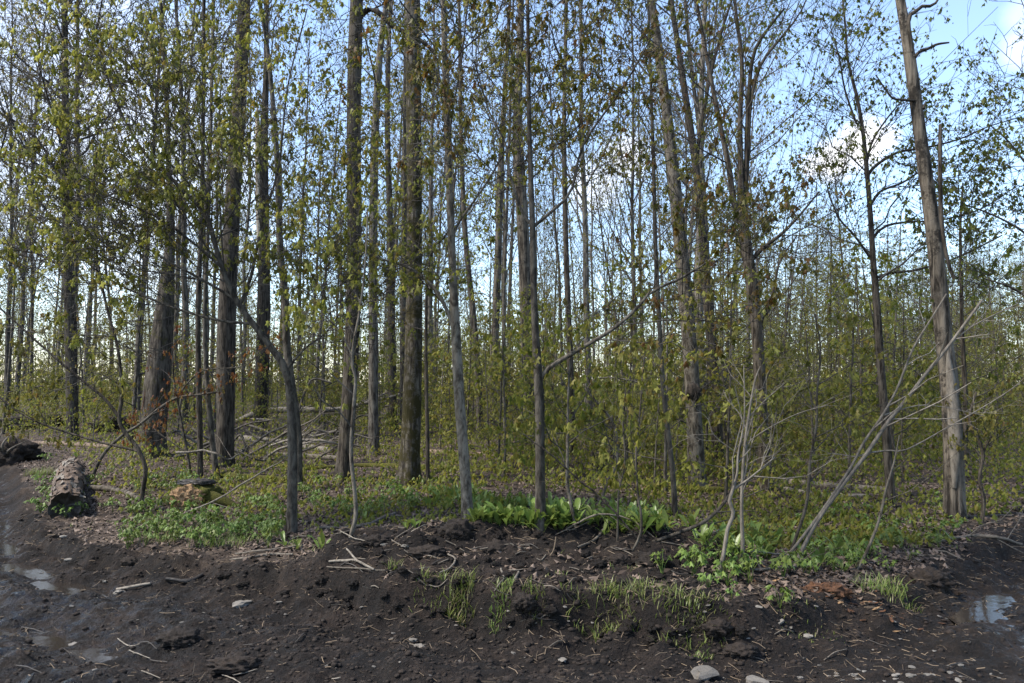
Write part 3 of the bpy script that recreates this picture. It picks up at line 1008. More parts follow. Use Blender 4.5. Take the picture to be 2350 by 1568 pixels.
traced(MT, 'maple at the right frame edge reaching leafy boughs in towards the snag', 'tree',
       [(2440, 1215, 24), (2436, 1050, 22), (2430, 880, 20), (2424, 700, 17), (2420, 520, 14), (2414, 320, 11), (2405, 120, 8)],
       'bark_grey', S(SPEC_LEAFY, l1_per=8, l1_t0=.3, l1_Lr=(.7, 1.7), l2_per=4, l3_per=3), 'leaf_green', leaf=lf(kind='mid', size=.046, clus=3, keep=.5), ext=8.5, k=10, flare=.25,
       limbs=([(2424, 480, 8), (2390, 420, 6), (2350, 370, 5), (2310, 320, 4), (2275, 290, 3)],
              [(2428, 620, 8), (2380, 560, 6), (2330, 520, 5), (2270, 490, 4), (2215, 470, 3)],
              [(2430, 760, 8), (2380, 700, 6), (2320, 660, 5), (2260, 640, 3)]))
# -- the dead snag on the right with its stubs
snag = traced('dead_snag', 'tall barkless dead trunk with broken stub branches against blue sky', 'dead tree',
              [(2190, 1192, 44), (2190, 1120, 42), (2187, 1000, 41), (2178, 880, 38), (2164, 760, 37), (2153, 640, 35), (2138, 500, 32), (2124, 400, 30), (2108, 280, 27), (2094, 180, 27), (2078, 70, 24), (2066, 0, 21)],
              'bark_snag', None, ext=9.5, k=18, flare=.3, ridge=.09, sub=60)
YS = snag.location[1]
for Ls in ([(2092, 120, 9), (2085, 45, 10), (2100, 28, 9), (2118, 14, 8), (2140, 14, 7), (2152, 0, 5), (2165, -22, 3)],
           [(2098, 132, 9), (2112, 118, 8), (2130, 112, 7), (2150, 102, 6), (2178, 98, 4)],
           [(2114, 232, 7), (2080, 230, 6), (2050, 226, 5), (2032, 205, 4), (2010, 172, 3)],
           [(2118, 250, 9), (2121, 242, 6), (2124, 236, 3)]):
    lr = smooth_path([(*P(x, y, YS - .05), w * .5 / F * YS) for x, y, w in Ls], 12)
    link('stub', trunk_geo(Geo(), lr[:, :3], lr[:, 3], 7, .08, 0).mesh('stub', M['bark_dark'], snag.location), snag)
strip = smooth_path([(*P(2190, 1120, YS - .09), .02), (*P(2193, 1020, YS - .09), .07), (*P(2186, 920, YS - .085), .065), (*P(2172, 780, YS - .07), .01)], 14)
link('bared_wood', trunk_geo(Geo(), strip[:, :3], strip[:, 3], 8, .12, 0).mesh('bared_wood', M['dead_pale'], snag.location), snag)
hang = smooth_path([(*P(2190, 640, YS - .3), .02), (*P(2175, 600, YS - .3), .02), (*P(2162, 520, YS - .3), .022), (*P(2158, 420, YS - .3), .022), (*P(2158, 286, YS - .3), .018)], 14)
ho = np.array(hang[0, :3])
tag(link('dead_branch', trunk_geo(Geo(), hang[:, :3], hang[:, 3], 6, .1, 0).mesh('dead_branch', M['bark_dark'], ho), None, ho),
    'thin dead branch standing upright close right of the tall snag', 'branch')

gi = [o for o in COL.objects if o.get('label', '').startswith('huge rotting hollow')][0]
YG = gi.location[1]
tw = smooth_path([(*P(322, 1046, YG), .10), (*P(332, 960, YG), .09), (*P(342, 880, YG), .07), (*P(350, 800, YG), .02)], 20)
link('torn_wood', trunk_geo(Geo(), tw[:, :3] + np.array([.05, -.10, 0]), tw[:, 3], 9, .35, 0).mesh('torn_wood', M['rot_dark'], gi.location), gi)
bu = [o for o in COL.objects if o.get('label', '').startswith('wide grey trunk')][0]
bt = [c for c in bu.children if c.name.startswith('trunk')][0]
pb = P(1592, 900, bu.location[1] - .20)
link('burl', Geo().add(*lump(pb, (.10, .08, .13), .45, 9, blob(3)), 0).mesh('burl', M['bark_burl'], bu.location), bt)
# -- leaning and crooked thin stems
def stem_thing(name, label, cat, lines, mat, depth=None, k=7, base=None, twigs=None, group=None, ridge=.06, lead=0.):
    """one thin thing made of several traced stems; the first starts on the ground"""
    b = G(*(base or lines[0][0][:2]))
    Y = b[1] if depth is None else depth
    root = empty(name, b, label, cat, group)
    for i, L in enumerate(lines):
        rows = [(*P(x, y, Y + lead * j / max(len(L) - 1, 1) + (l[0] if l else 0)), max(w * (.38 if 'dead' in cat else .5) / F * Y, .0025)) for j, (x, y, w, *l) in enumerate(L)]
        if i == 0 and depth is None:
            rows[0] = (b[0], b[1], b[2] - .06, rows[0][3])
        pth = smooth_path(rows, max(10, len(L) * 4))
        link('stem' if i == 0 else 'branch', trunk_geo(Geo(), pth[:, :3], np.maximum(pth[:, 3], .002), k, ridge, 0).mesh('stem', M[mat], b), root)
    BUD.append((b[0], b[1]))
    if twigs:
        g = Geo()
        for L in lines:
            pth = smooth_path([(*P(x, y, Y + lead * j / max(len(L) - 1, 1) + (l[0] if l else 0)), max(w * .5 / F * Y, .0025)) for j, (x, y, w, *l) in enumerate(L)], 16)
            P1, R1 = children(pth[None, :, :3], pth[None, :, 3], **twigs['l1'])
            R1 = np.minimum(R1, .006)
            g.add(*tubes(P1, R1, 4), 0)
            P2, R2 = children(P1, R1, **twigs['l2'])
            g.add(*tubes(P2, R2, 3), 0)
            if twigs.get('leaf'):
                lk = twigs['leaf']
                pp = leaf_points(P2, lk['per'], lk['clus'], .03)
                pp = pp[RNG.random(len(pp)) < lk.get('keep', 1)]
                leaves(g, pp, lk['size'], 'maple')
        link('crown', g.mesh('crown', [M[twigs.get('bm', mat)], M[twigs.get('lm', 'leaf_olive')]], b), root)
    return root


TW_BARE = dict(l1=LV(4, .35, .98, (.25, .7), 40, .1, npt=4, rratio=.45), l2=LV(3, .2, 1, (.1, .3), 40, .05, npt=3, rratio=.6, rmin=.0015))
TW_LEAF = dict(l1=LV(9, .3, .98, (.3, .8), 50, .12, npt=4, rratio=.5), l2=LV(4, .2, 1, (.12, .32), 45, 0, flat=.5, npt=3, rratio=.6, rmin=.0015),
               leaf=dict(per=2, clus=3, size=.055, keep=.7), bm='twig')

stem_thing('leaning_sapling', 'pair of long bare grey stems leaning far right towards the snag', 'dead sapling',
           [[(1816, 1301, 13), (1865, 1213, 13), (1923, 1128, 13), (1988, 1042, 12), (2036, 971, 12), (2073, 926, 11), (2128, 854, 10), (2170, 803, 9), (2254, 689, 7)],
            [(1795, 1292, 9), (1875, 1189, 9), (1950, 1077, 8), (1981, 1018, 8), (2025, 954, 8), (2059, 892, 7), (2094, 803, 6), (2135, 735, 5), (2172, 675, 4)],
            [(1995, 1039, 5), (2040, 1034, 5), (2080, 1032, 4), (2182, 977, 4), (2282, 919, 3), (2340, 880, 2)],
            [(2025, 954, 4), (2075, 938, 3), (2120, 930, 3), (2180, 937, 2), (2260, 955, 2)],
            [(2170, 803, 5), (2230, 750, 4), (2350, 690, 3)],
            [(1988, 1042, 4), (1960, 1048, 3), (1910, 1040, 2)]],
           'dead_pale', k=8, twigs=TW_BARE)
stem_thing('dead_sapling', 'pale twisted dead sapling with a crooked S-shaped lower stem', 'dead sapling',
           [[(1643, 1320, 13), (1660, 1275, 13), (1670, 1215, 12), (1683, 1179, 12), (1674, 1150, 11), (1682, 1124, 10), (1692, 1085, 7), (1694, 1042, 6), (1708, 960, 5), (1707, 837, 3)],
            [(1682, 1124, 8), (1720, 1098, 6), (1779, 1049, 4)],
            [(1694, 1042, 3), (1640, 1000, 3), (1625, 960, 2)]],
           'dead_pale', k=8, twigs=TW_BARE)
stem_thing('dead_sapling', 'slender pale dead sapling, straighter of the two beside the leeks', 'dead sapling',
           [[(1692, 1297, 14), (1704, 1275, 13), (1702, 1179, 11), (1704, 1094, 10), (1711, 1008, 9), (1718, 957, 8), (1727, 900, 6), (1735, 865, 5), (1745, 841, 4)],
            [(1704, 1110, 6), (1715, 1060, 6), (1712, 1020, 5)],
            [(1709, 1020, 4), (1760, 985, 3), (1830, 950, 3), (1900, 930, 2)],
            [(1718, 957, 4), (1760, 915, 3), (1800, 880, 2)]],
           'dead_pale', k=8, twigs=TW_BARE)
stem_thing('sapling', 'thin grey sapling swaying up left of the leaning stems', 'sapling',
           [[(1800, 1290, 6), (1826, 1235, 7), (1850, 1160, 7), (1857, 1094, 7), (1860, 1050, 6), (1873, 980, 6), (1875, 900, 5), (1883, 803, 4), (1870, 720, 3)]],
           'bark_grey', k=6, twigs=TW_LEAF)
stem_thing('sapling', 'thin dark sapling curving right in front of the leaf litter', 'sapling',
           [[(1955, 1312, 7), (1985, 1275, 7), (2010, 1215, 6), (2022, 1175, 6), (2034, 1120, 5), (2052, 1060, 4), (2064, 1000, 3)]],
           'bark_grey', k=6, twigs=TW_BARE)
stem_thing('sapling', 'pale thin sapling in front of the dark limbed trunk', 'sapling',
           [[(800, 1232, 9), (812, 1205, 10), (817, 1180, 10), (814, 1128, 9), (806, 1042, 9), (811, 940, 8), (816, 871, 7), (808, 815, 6), (826, 709, 5), (838, 607, 4), (844, 480, 3)],
            [(808, 815, 4), (780, 760, 3), (740, 720, 3)]],
           'bark_pale', k=8, twigs=dict(TW_LEAF, leaf=dict(per=2, clus=3, size=.055, keep=.45)))
stem_thing('sapling', 'crooked bare sapling with forked stems rising at far left', 'sapling',
           [[(321, 1174, 9), (328, 1128, 10), (334, 1077, 10), (318, 1032, 9), (284, 988, 9), (273, 957, 9), (280, 906, 8), (271, 803, 7), (246, 709, 6), (226, 607, 5), (214, 504, 4), (215, 402, 3)],
            [(273, 957, 8), (240, 915, 7), (191, 875, 6), (106, 803, 5), (0, 707, 4)],
            [(318, 1036, 6), (205, 1008, 5), (75, 964, 4), (0, 913, 4)]],
           'bark_dark', k=7, twigs=dict(TW_LEAF, leaf=dict(per=2, clus=3, size=.065, keep=.8)))
stem_thing('leaning_sapling', 'thin dark stem leaning right across the hollow giant', 'sapling',
           [[(206, 1098, 9), (236, 1045, 8), (280, 1000, 8), (320, 975, 7), (362, 940, 7), (407, 913, 6), (460, 906, 4), (502, 899, 3)],
            [(407, 913, 5), (430, 880, 4), (470, 850, 3), (560, 840, 2), (600, 800, 2)]],
           'bark_grey', k=6, twigs=dict(TW_LEAF, lm='leaf_red', leaf=dict(per=2, clus=3, size=.062, keep=.5)))
stem_thing('sapling', 'straight sapling stem on the right edge of the main leek bed', 'sapling',
           [[(1322, 1212, 9), (1312, 1165, 9), (1302, 1111, 8), (1302, 1042, 7), (1304, 906, 5), (1310, 800, 4)]],
           'bark_grey', k=7, twigs=TW_LEAF)
stem_thing('sapling', 'sapling with a hooked foot rooted in the heap of earth', 'sapling',
           [[(1440, 1270, 6), (1462, 1245, 6), (1472, 1213, 6), (1470, 1170, 6), (1465, 1145, 5), (1460, 1042, 5), (1470, 930, 4), (1478, 820, 3)]],
           'bark_grey', k=6, twigs=TW_LEAF)
stem_thing('sapling', 'wavy thin sapling just left of the hook-footed one', 'sapling',
           [[(1416, 1250, 5), (1418, 1190, 5), (1420, 1128, 5), (1434, 1060, 4), (1430, 960, 4), (1440, 860, 3)]],
           'bark_grey', k=6, twigs=TW_LEAF)
stem_thing('sapling', 'sapling with bright green leaf sprays spread before the arching-limb maple', 'sapling',
           [[(1372, 1160, 6), (1395, 1105, 7), (1413, 1070, 7), (1416, 1010, 6), (1400, 960, 6), (1350, 900, 5), (1345, 880, 4)],
            [(1400, 960, 4), (1340, 985, 3), (1240, 1000, 3), (1205, 1000, 2)]],
           'bark_grey', k=6, twigs=dict(TW_LEAF, lm='leaf_low', leaf=dict(per=2, clus=3, size=.075, keep=.8)))
stem_thing('sapling', 'dark arched sapling crossing behind the two pale dead saplings', 'sapling',
           [[(1480, 1232, 8), (1560, 1222, 8), (1620, 1195, 8), (1665, 1150, 7), (1685, 1100, 6), (1700, 1020, 5), (1725, 960, 4)]],
           'bark_dark', k=6, twigs=dict(TW_LEAF, leaf=dict(per=2, clus=2, size=.05, keep=.5)))
stem_thing('sapling', 'crooked dark stem at the right, past the snag foot', 'sapling',
           [[(2250, 1200, 9), (2258, 1150, 9), (2248, 1100, 8), (2256, 1040, 8), (2240, 1000, 7), (2225, 960, 6), (2240, 900, 5)],
            [(2256, 1040, 5), (2275, 1000, 4)]],
           'bark_dark', k=6, twigs=TW_LEAF)
stem_thing('sapling', 'leafy thin maple rising just right of the snag', 'sapling',
           [[(2212, 1110, 12), (2216, 1000, 11), (2216, 900, 10), (2208, 760, 9), (2206, 640, 8), (2204, 520, 6), (2210, 420, 4)]],
           'bark_dark', k=7, twigs=dict(l1=LV(22, .25, .99, (.6, 1.7), 52, .2, npt=5, rratio=.5), l2=LV(6, .2, 1, (.25, .6), 45, 0, flat=.5, npt=3, rratio=.6, rmin=.0015),
                                        leaf=dict(per=3, clus=3, size=.07, keep=.7), bm='twig', lm='leaf_green'))
stem_thing('sapling', 'red-leaved young maple beside the hollow giant foot', 'sapling',
           [[(440, 1090, 6), (430, 1040, 6), (415, 960, 5), (400, 880, 4), (395, 800, 3)],
            [(430, 1040, 3), (360, 990, 3), (330, 950, 2)]],
           'bark_grey', k=6, twigs=dict(TW_LEAF, lm='leaf_red', leaf=dict(per=2, clus=3, size=.062, keep=.5)))
stem_thing('bent_pole', 'thin bent pole arching out over the wild leeks to the right', 'dead sapling',
           [[(1330, 1000, 5), (1350, 890, 5), (1380, 868, 5), (1440, 872, 5), (1500, 890, 4), (1550, 920, 3)]], 'bark_grey', depth=10., base=(1322, 1120), k=6)

# -- scattered forest: prototypes, then copies
def proto_tree(name, label, cat, group, H, r0, spec, leaf, lm, bark_m, bm, k=7, lean=.5):
    n = 14
    s = np.linspace(0, 1, n)
    w = np.cumsum(np.cumsum(RNG.normal(size=(n, 2)), 0) * .005 + RNG.normal(size=(n, 2)) * .016, 0) * H / 8
    path = np.stack([w[:, 0] + lean * s ** 1.5 * RNG.normal(), w[:, 1] + lean * s ** 1.5 * RNG.normal(), s * H - .15], 1)
    path[:, :2] -= path[0, :2]
    rad = r0 * (1 - .88 * s) + .004
    root = empty(name, (0, 0, 0), label, cat, group)
    link('trunk' if H > 4 else 'stem', trunk_geo(Geo(), path, rad, k, .07, .35).mesh('trunk', M[bark_m]), root)
    link('crown', twig_crown(path[None], rad[None], spec, leaf, lm, (0, 0, 0), bm), root)
    return root


FAR_L = 'tall slender tree coming into leaf in the crowded woods behind'
FAR_G = 'tall slender trees of the woods behind'
SPEC_BG = dict(l1=LV(26, .34, .99, (1.6, 4.0), 46, .4, npt=5, rratio=.38, taper=.3), k1=4,
               l2=LV(5, .2, .98, (.7, 1.6), 42, .2, npt=3, rratio=.55, rmin=.008),
               l3=LV(4, .2, 1., (.35, .8), 42, .1, npt=2, rratio=.6, rmin=.005))
SPEC_BARE = dict(SPEC_BG, l1=LV(30, .28, .99, (1.8, 4.2), 40, .6, npt=5, rratio=.4, taper=.3))
bgs = []
for i in range(8):
    bare = i >= 6
    bgs.append(proto_tree('woodland_tree', FAR_L if not bare else 'tall tree still nearly bare, fine upswept twigs in the woods behind', 'tree',
                          FAR_G if not bare else 'nearly bare trees of the woods behind',
                          15 + 1.0 * i % 5, (.075 + .02 * (i % 3)), SPEC_BARE if bare else SPEC_BG,
                          dict(per=2, clus=2, spread=.10, size=.125, kind='far', keep=.26 if not bare else .05), 'leaf_far', 'bark_far', 'twig_far'))
UND_L = 'leafy young maple filling the middle storey between larger trunks'
UND_G = 'leafy young maples of the middle storey'
SPEC_UND = dict(l1=LV(22, .16, .99, (.9, 2.4), 74, .10, npt=5, rratio=.42, taper=.3), k1=4,
                l2=LV(6, .2, .98, (.4, 1.0), 48, .0, flat=.12, npt=3, rratio=.55),
                l3=LV(3, .2, 1., (.2, .5), 45, 0, flat=.15, npt=2, rratio=.6, rmin=.0025))
unds = []
for i in range(7):
    unds.append(proto_tree('understorey_maple', UND_L, 'tree', UND_G, 6.0 + .6 * i, .042 + .004 * i, SPEC_UND,
                           dict(per=2, clus=4, spread=.035, size=.075, kind='mid', keep=.36, droop=(0, 48)), ['leaf_olive', 'leaf_olive', 'leaf_mix', 'leaf_olive', 'leaf_far'][i % 5], 'bark_grey', 'twig'))
SAP_L = 'waist-high maple sapling in fresh leaf on the forest floor'
SAP_G = 'low maple saplings on the forest floor'
SPEC_SAP = dict(l1=LV(10, .2, .99, (.3, .8), 68, .06, npt=4, rratio=.5, taper=.4), k1=3,
                l2=LV(4, .2, 1, (.18, .4), 48, .0, flat=.15, npt=2, rratio=.6, rmin=.0025),
                l3=LV(2, .3, 1., (.1, .22), 45, 0, flat=.5, npt=2, rratio=.6, rmin=.002))
saps = []
for i in range(6):
    saps.append(proto_tree('maple_sapling', SAP_L, 'sapling', SAP_G, 1.2 + .35 * i, .010 + .002 * i, SPEC_SAP,
                           dict(per=2, clus=2, spread=.03, size=.08, kind='mid', keep=.75, droop=(0, 50)), ['leaf_low', 'leaf_olive', 'leaf_low'][i % 3], 'bark_grey', 'twig', k=5, lean=.15))


def px_of(x, y):
    return 1175 + x / y * F


placed = list(BUD)
LAND = ((-900, 'the left frame side'), (166, 'the left edge maple'), (345, 'the hollow giant'), (514, 'the thick dark trunk'), (670, 'the knee-bent maple'), (784, 'the limbed dark trunk'),
        (936, 'the mossy maple'), (1074, 'the pale pole'), (1241, 'the arching-limb maple'), (1601, 'the burled trunk'), (1760, 'the forked tree'),
        (2046, 'the gap maple'), (2190, 'the dead snag'), (9999, ''))
ORD = 'nearest,second nearest,third nearest,fourth nearest,fifth nearest,sixth nearest,seventh nearest,eighth nearest,ninth nearest,tenth nearest'.split(',')


def gap_of(p):
    for (a, na), (b, nb) in zip(LAND, LAND[1:]):
        if a <= p < b:
            if a == -900:
                return 'left of ' + nb
            return 'right of ' + na if not nb else 'between %s and %s' % (na, nb)
    return 'right of the dead snag'


def label_gaps(made, word, ranked):
    byg = {}
    for o in made:
        byg.setdefault(gap_of(px_of(o.location.x, o.location.y)), []).append(o)
    for g_, L_ in byg.items():
        L_.sort(key=lambda o: o.location.y)
        for i, o in enumerate(L_):
            if ranked and i < len(ORD):
                o['label'] = '%s, %s %s' % (ORD[i].replace('nearest', 'nearest'), word, g_)
            else:
                o['label'] = '%s %s%s' % (word, g_, ', deep in the wood' if ranked else '')


def free(x, y, dmin):
    for a, b in placed:
        if (a - x) ** 2 + (b - y) ** 2 < dmin * dmin:
            return False
    return True


def scatter(protos, count, y0, y1, dmin, half, scf, power=1.0, tries=60, edge=.8, ok=None):
    made, objs = 0, []
    first = [p for p in protos if p.location.length < 1e-6]
    while made < count and tries > 0:
        tries -= 1 / count
        y = y0 + (y1 - y0) * random.random() ** power
        x = (random.random() * 2 - 1) * half * y
        if float(edge_d(np.array([x]), np.array([y]))[0]) < edge or not free(x, y, dmin):
            continue
        if ok and not ok(x, y):
            continue
        s = scf(x, y)
        if s is None:
            continue
        placed.append((x, y))
        z = hf(x, y)
        loc = (x, y, z)
        rz, tl = random.random() * 6.28, (random.gauss(0, .02), random.gauss(0, .02))
        if first:
            r = first.pop(0)
            r.location = loc
            r.rotation_euler = (tl[0], tl[1], rz)
            r.scale = (s, s, s)
        else:
            r = copy_thing(random.choice(protos), loc, rz, s, tilt=tl)
        objs.append(r)
        made += 1
    return objs


def far_scale(x, y):
    p = px_of(x, y)
    s = random.uniform(.85, 1.25)
    if p > 1830:          # lower regrowth to the right, the sky is open above
        top = random.uniform(540, 680) if p > 1960 else random.uniform(300, 560)
        h = EYE + (884 - top) / F * y
        s = min(s, h / 17.5)
        if s < .35:
            return None
    return s


n1b = scatter(bgs[6:], 14, 26, 60, 1.6, .80, far_scale, 1.0, ok=lambda x, y: -120 < px_of(x, y) < 150)
n1 = scatter(bgs, 190, 21, 95, 1.5, .80, far_scale, 1.15, ok=lambda x, y: px_of(x, y) > 140 or y > 55 or px_of(x, y) < -150)


def und_scale(x, y):
    p = px_of(x, y)
    s = random.uniform(.5, .95) * (.75 if y < 17 else 1.)
    if p > 1830:
        h = EYE + (884 - random.uniform(560, 760)) / F * y
        s = min(s, h / 7.5)
        if s < .3:
            return None
    return s


n2x = scatter(unds, 70, 20, 62, 1.2, .80, lambda x, y: max(.35, min(1.3, (EYE + (884 - random.uniform(585, 760)) / F * y) / 7.2)), 1.0, edge=3., ok=lambda x, y: px_of(x, y) > 1780)
n2 = scatter(unds, 150, 12.5, 55, 1.3, .80, und_scale, 1.2, edge=1.5, ok=lambda x, y: not (330 < px_of(x, y) < 1020 and y < 18.5))
n3 = scatter(saps, 295, 10, 34, .5, .74, lambda x, y: random.uniform(.6, 1.5) * (.7 if px_of(x, y) < 560 else 1), 1.2, edge=2.2,
             ok=lambda x, y: not (px_of(x, y) < 1010 and y < 19))

# the wood beyond: one mass of trunks, twigs and leaves
fg = Geo()
nf = 640
fy = 95 + 75 * RNG.random(nf)
fx = (RNG.random(nf) * 2 - 1) * .85 * fy
fh = (9 + 8 * RNG.random(nf)) * np.where(1175 + fx / fy * F > 1830, .85, 1.05)
s5 = np.linspace(0, 1, 6)
fp = np.stack([fx[:, None] + RNG.normal(size=(nf, 1)) * s5 * .6, fy[:, None] + s5 * 0, .3 + fh[:, None] * s5], -1)
fr_ = (.05 + .06 * RNG.random(nf))[:, None] * (1 - .85 * s5)[None]
fg.add(*tubes(fp, fr_, 3), 0)
F1, Q1 = children(fp, fr_, 20, .15, .99, (1.5, 3.8), 45, .35, npt=3, rratio=.5, rmin=.012)
fg.add(*tubes(F1, Q1, 3), 0)
F2, Q2 = children(F1, Q1, 3, .3, 1, (.8, 1.8), 42, .2, npt=2, rratio=.6, rmin=.010)
fg.add(*tubes(F2, Q2, 3), 0)
pp = leaf_points(F2, 4, 1, .45)
fpx = 1175 + pp[:, 0] / pp[:, 1] * F
pp = pp[(RNG.random(len(pp)) < np.interp(fpx, [200, 700], [.35, 1.])) & (RNG.random(len(pp)) < np.clip(.55 + fbm(pp[:, 0], pp[:, 2] * 1.2, .16, 3) * 1.2, .08, 1))]
leaves(fg, pp, .27, 'far')
ty = 46 + 60 * RNG.random(42000)
tx = (RNG.random(42000) * 2 - 1) * .82 * ty
tz = np.abs(RNG.normal(size=42000)) * 1.7 * np.clip(.8 + 1.6 * fbm(tx, ty, .12, 3), .15, 2.)
leaves(fg, np.stack([tx, ty, hbase(tx, ty) + tz + .1], 1), .24, 'far')
fo = link('far_woods', fg.mesh('far_woods', [M['twig_far'], M['leaf_far']]))
fo['kind'] = 'stuff'
fo['label'] = 'thin grey trunks and pale new leaves of the wood beyond'

# ------------------------------------------------------------------ low ground cover
def scatter_pts(n, y0, y1, half, power, fn):
    y = y0 + (y1 - y0) * RNG.random(n) ** power
    x = (RNG.random(n) * 2 - 1) * half * y
    p = fn(x, y)
    k = RNG.random(n) < p
    return x[k], y[k]


ug = Geo()
x, y = scatter_pts(128000, 7.2, 46, .76, 1.35, lambda x, y: np.where(x > 2, sstep(edge_d(x, y), .25, 1.0) * 1.25, sstep(edge_d(x, y), .7, 2.6)) * np.clip(.74 + 1.8 * fbm(x, y, .5, 3), .08, 1) * (.6 + .4 * sstep(y, 9., 12.)) * np.where((px_of(x, y) > 350) & (px_of(x, y) < 1010) & (y < 17), .8, 1.))
z = hfull(x, y)
hh = np.abs(RNG.normal(size=len(x))) * (.34 + .5 * np.clip(fbm(x, y, .6, 2), 0, 1)) * sstep(y, 6, 16) * np.where((px_of(x, y) > 350) & (px_of(x, y) < 1010) & (y < 17), .3, 1.) + .05
leaves(ug, np.stack([x, y, z + hh], 1), .07, 'mid', (5, 55), 0)
uo = link('undergrowth', ug.mesh('undergrowth', [M['leaf_low']]))
uo['kind'] = 'stuff'
uo['label'] = 'yellow-green maple seedlings carpeting the forest floor'

lg = Geo()
x, y = scatter_pts(52000, 4.8, 20, .74, 1.7, lambda x, y: sstep(edge_d(x, y) + .2 * fbm(x, y, 2, 2), .0, .5) * (1 - soil_mask(x, y) * .93))
z = hfull(x, y)
leaves(lg, np.stack([x, y, z + .012 + .02 * RNG.random(len(x))], 1), .065, 'mid', (-25, 30), 0)
lo = link('leaf_litter', lg.mesh('leaf_litter', [M['litter']]))
lo['kind'] = 'stuff'
lo['label'] = 'dead brown leaves lying over the forest floor'

# crumbs of soil, straw and chips on the mud
cg = Geo()
x, y = scatter_pts(30000, 3.9, 9.5, .72, 1.3, lambda x, y: np.clip((1 - sstep(edge_d(x, y), 0, .35)) * .22 + soil_mask(x, y) * .7 + 1.0 * np.exp(-((edge_d(x, y)) / .18) ** 2), 0, 1))
z = hfull(x, y)
v, f = IC0
m = len(x)
sz = .004 + .012 * RNG.random(m) ** 3 + .012 * (RNG.random(m) ** 8)
V = np.stack([x, y, z], 1)[:, None] + v[None] * (sz[:, None, None] * (1 + .5 * (RNG.random((m, 12, 1)) - .5))) * np.array([1.3, 1, .75])
cg.add(V.reshape(-1, 3), (f[None] + (np.arange(m) * 12)[:, None, None]).reshape(-1, 3), 0, True)
co = link('soil_crumbs', cg.mesh('soil_crumbs', [M['soil']]))
co['kind'] = 'stuff'
co['label'] = 'dark crumbs of loose soil along the bank and mound'

wg = Geo()
x, y = scatter_pts(22000, 3.9, 10, .72, 1.2, lambda x, y: np.clip(.13 + mound_mask(x, y) * .9 + .55 * np.exp(-((edge_d(x, y) - .1) / .4) ** 2) - .25 * sstep(edge_d(x, y), .8, 1.5), .03, 1))
z = hfull(x, y)
m = len(x)
a = RNG.random(m) * 2 * PI
L = .012 + .055 * RNG.random(m) ** 3
e = np.radians(RNG.normal(size=m) * 16)
c0 = np.stack([x, y, z + .008], 1)
dv = np.stack([np.cos(a) * np.cos(e), np.sin(a) * np.cos(e), np.sin(e)], 1) * L[:, None]
bend = RNG.normal(size=(m, 3)) * L[:, None] * .12
pt = np.stack([c0 - dv, c0 + bend, c0 + dv], 1)
rd = (.0010 + .0013 * RNG.random(m))[:, None] * np.ones((1, 3))
wg.add(*tubes(pt, rd, 3), 0, False)
wo = link('straw_litter', wg.mesh('straw_litter', [M['straw']]))
wo['kind'] = 'stuff'
wo['label'] = 'bits of straw, rootlets and wood splinters on the mud'

# short grass at the edge of the bank
def blades(geo, base, n, h, spread, lean, mat=0, w=.0028):
    m = n
    bx = base[None] + np.stack([np.clip(RNG.normal(size=m), -1.5, 1.5) * spread, np.clip(RNG.normal(size=m), -1.5, 1.5) * spread * .8, np.zeros(m)], 1)
    bx[:, 2] = hfull(bx[:, 0], bx[:, 1]) - .01
    az = RNG.random(m) * 2 * PI
    hh = h * (.30 + .65 * RNG.random(m))
    ln = lean * (.3 + RNG.random(m))
    D = np.stack([np.cos(az), np.sin(az), np.zeros(m)], 1)
    Sd = np.stack([-np.sin(az), np.cos(az), np.zeros(m)], 1)
    Z = np.array([0, 0, 1.])
    rows = []
    for s_, ww in ((0, 1), (.4, 1), (.75, .7), (1, .08)):
        c = bx + Z * (hh * (s_ - .25 * ln * s_ ** 2))[:, None] + D * (hh * ln * s_ ** 2)[:, None]
        rows += [c - Sd * w * ww, c + Sd * w * ww]
    V = np.stack(rows, 1)
    f = np.array([(0, 1, 3, 2), (2, 3, 5, 4), (4, 5, 7, 6)])
    geo.add(V.reshape(-1, 3), (f[None] + (np.arange(m) * 8)[:, None, None]).reshape(-1, 4), mat, False)


GR = 'grass tufts along the torn bank'
for (px, py, n, h, sp, lab) in (
        (1060, 1385, 110, .17, .055, 'tallest pale green grass tuft at the bank lip, below the earth mound'),
        (1148, 1395, 80, .12, .05, 'grass tuft spilling over the bank lip, second from the tallest'),
        (1225, 1375, 40, .10, .05, 'thin grass tuft between the spilling tuft and the broad one'),
        (1320, 1370, 35, .10, .06, 'sparse grass blades left of the broad tuft on the lip'),
        (1420, 1385, 150, .14, .11, 'broad grass tuft on the bank lip right of the clod'),
        (1560, 1390, 110, .11, .10, 'leafy green grass patch at the bank lip, near the undercut end'),
        (1625, 1420, 60, .08, .08, 'short grass patch at the undercut end of the bank'),
        (1500, 1350, 40, .09, .08, 'wispy grass behind the broad tuft'),
        (2020, 1350, 90, .15, .11, 'bright grass clump right of the orange rotten wood'),
        (2060, 1365, 60, .12, .08, 'grass beside the dark clod on the right'),
        (1850, 1425, 50, .05, .13, 'flattened grass below the orange rotten wood'),
        (1608, 1502, 40, .06, .04, 'lone small grass tuft growing in the mud'),
        (92, 1090, 120, .20, .12, 'lush grass clump behind the rotting log'),
        (520, 1250, 110, .13, .13, 'long grass at the forest edge left of the slim maple'),
        (372, 1240, 80, .12, .12, 'grass at the forest edge below the rotten stump'),
        (905, 1305, 22, .12, .03, 'small upright green shoot clump on the bare slope'),
        (985, 1345, 50, .10, .07, 'weedy green tuft left of the tallest grass tuft')):
    b = G(px, py)
    g = Geo()
    blades(g, b, int(n * 1.9), h, sp, .75)
    tag(link('grass_tuft', g.mesh('grass_tuft', M['leaf_grass'], b), None, b), lab, 'grass', GR)
gg2 = Geo()
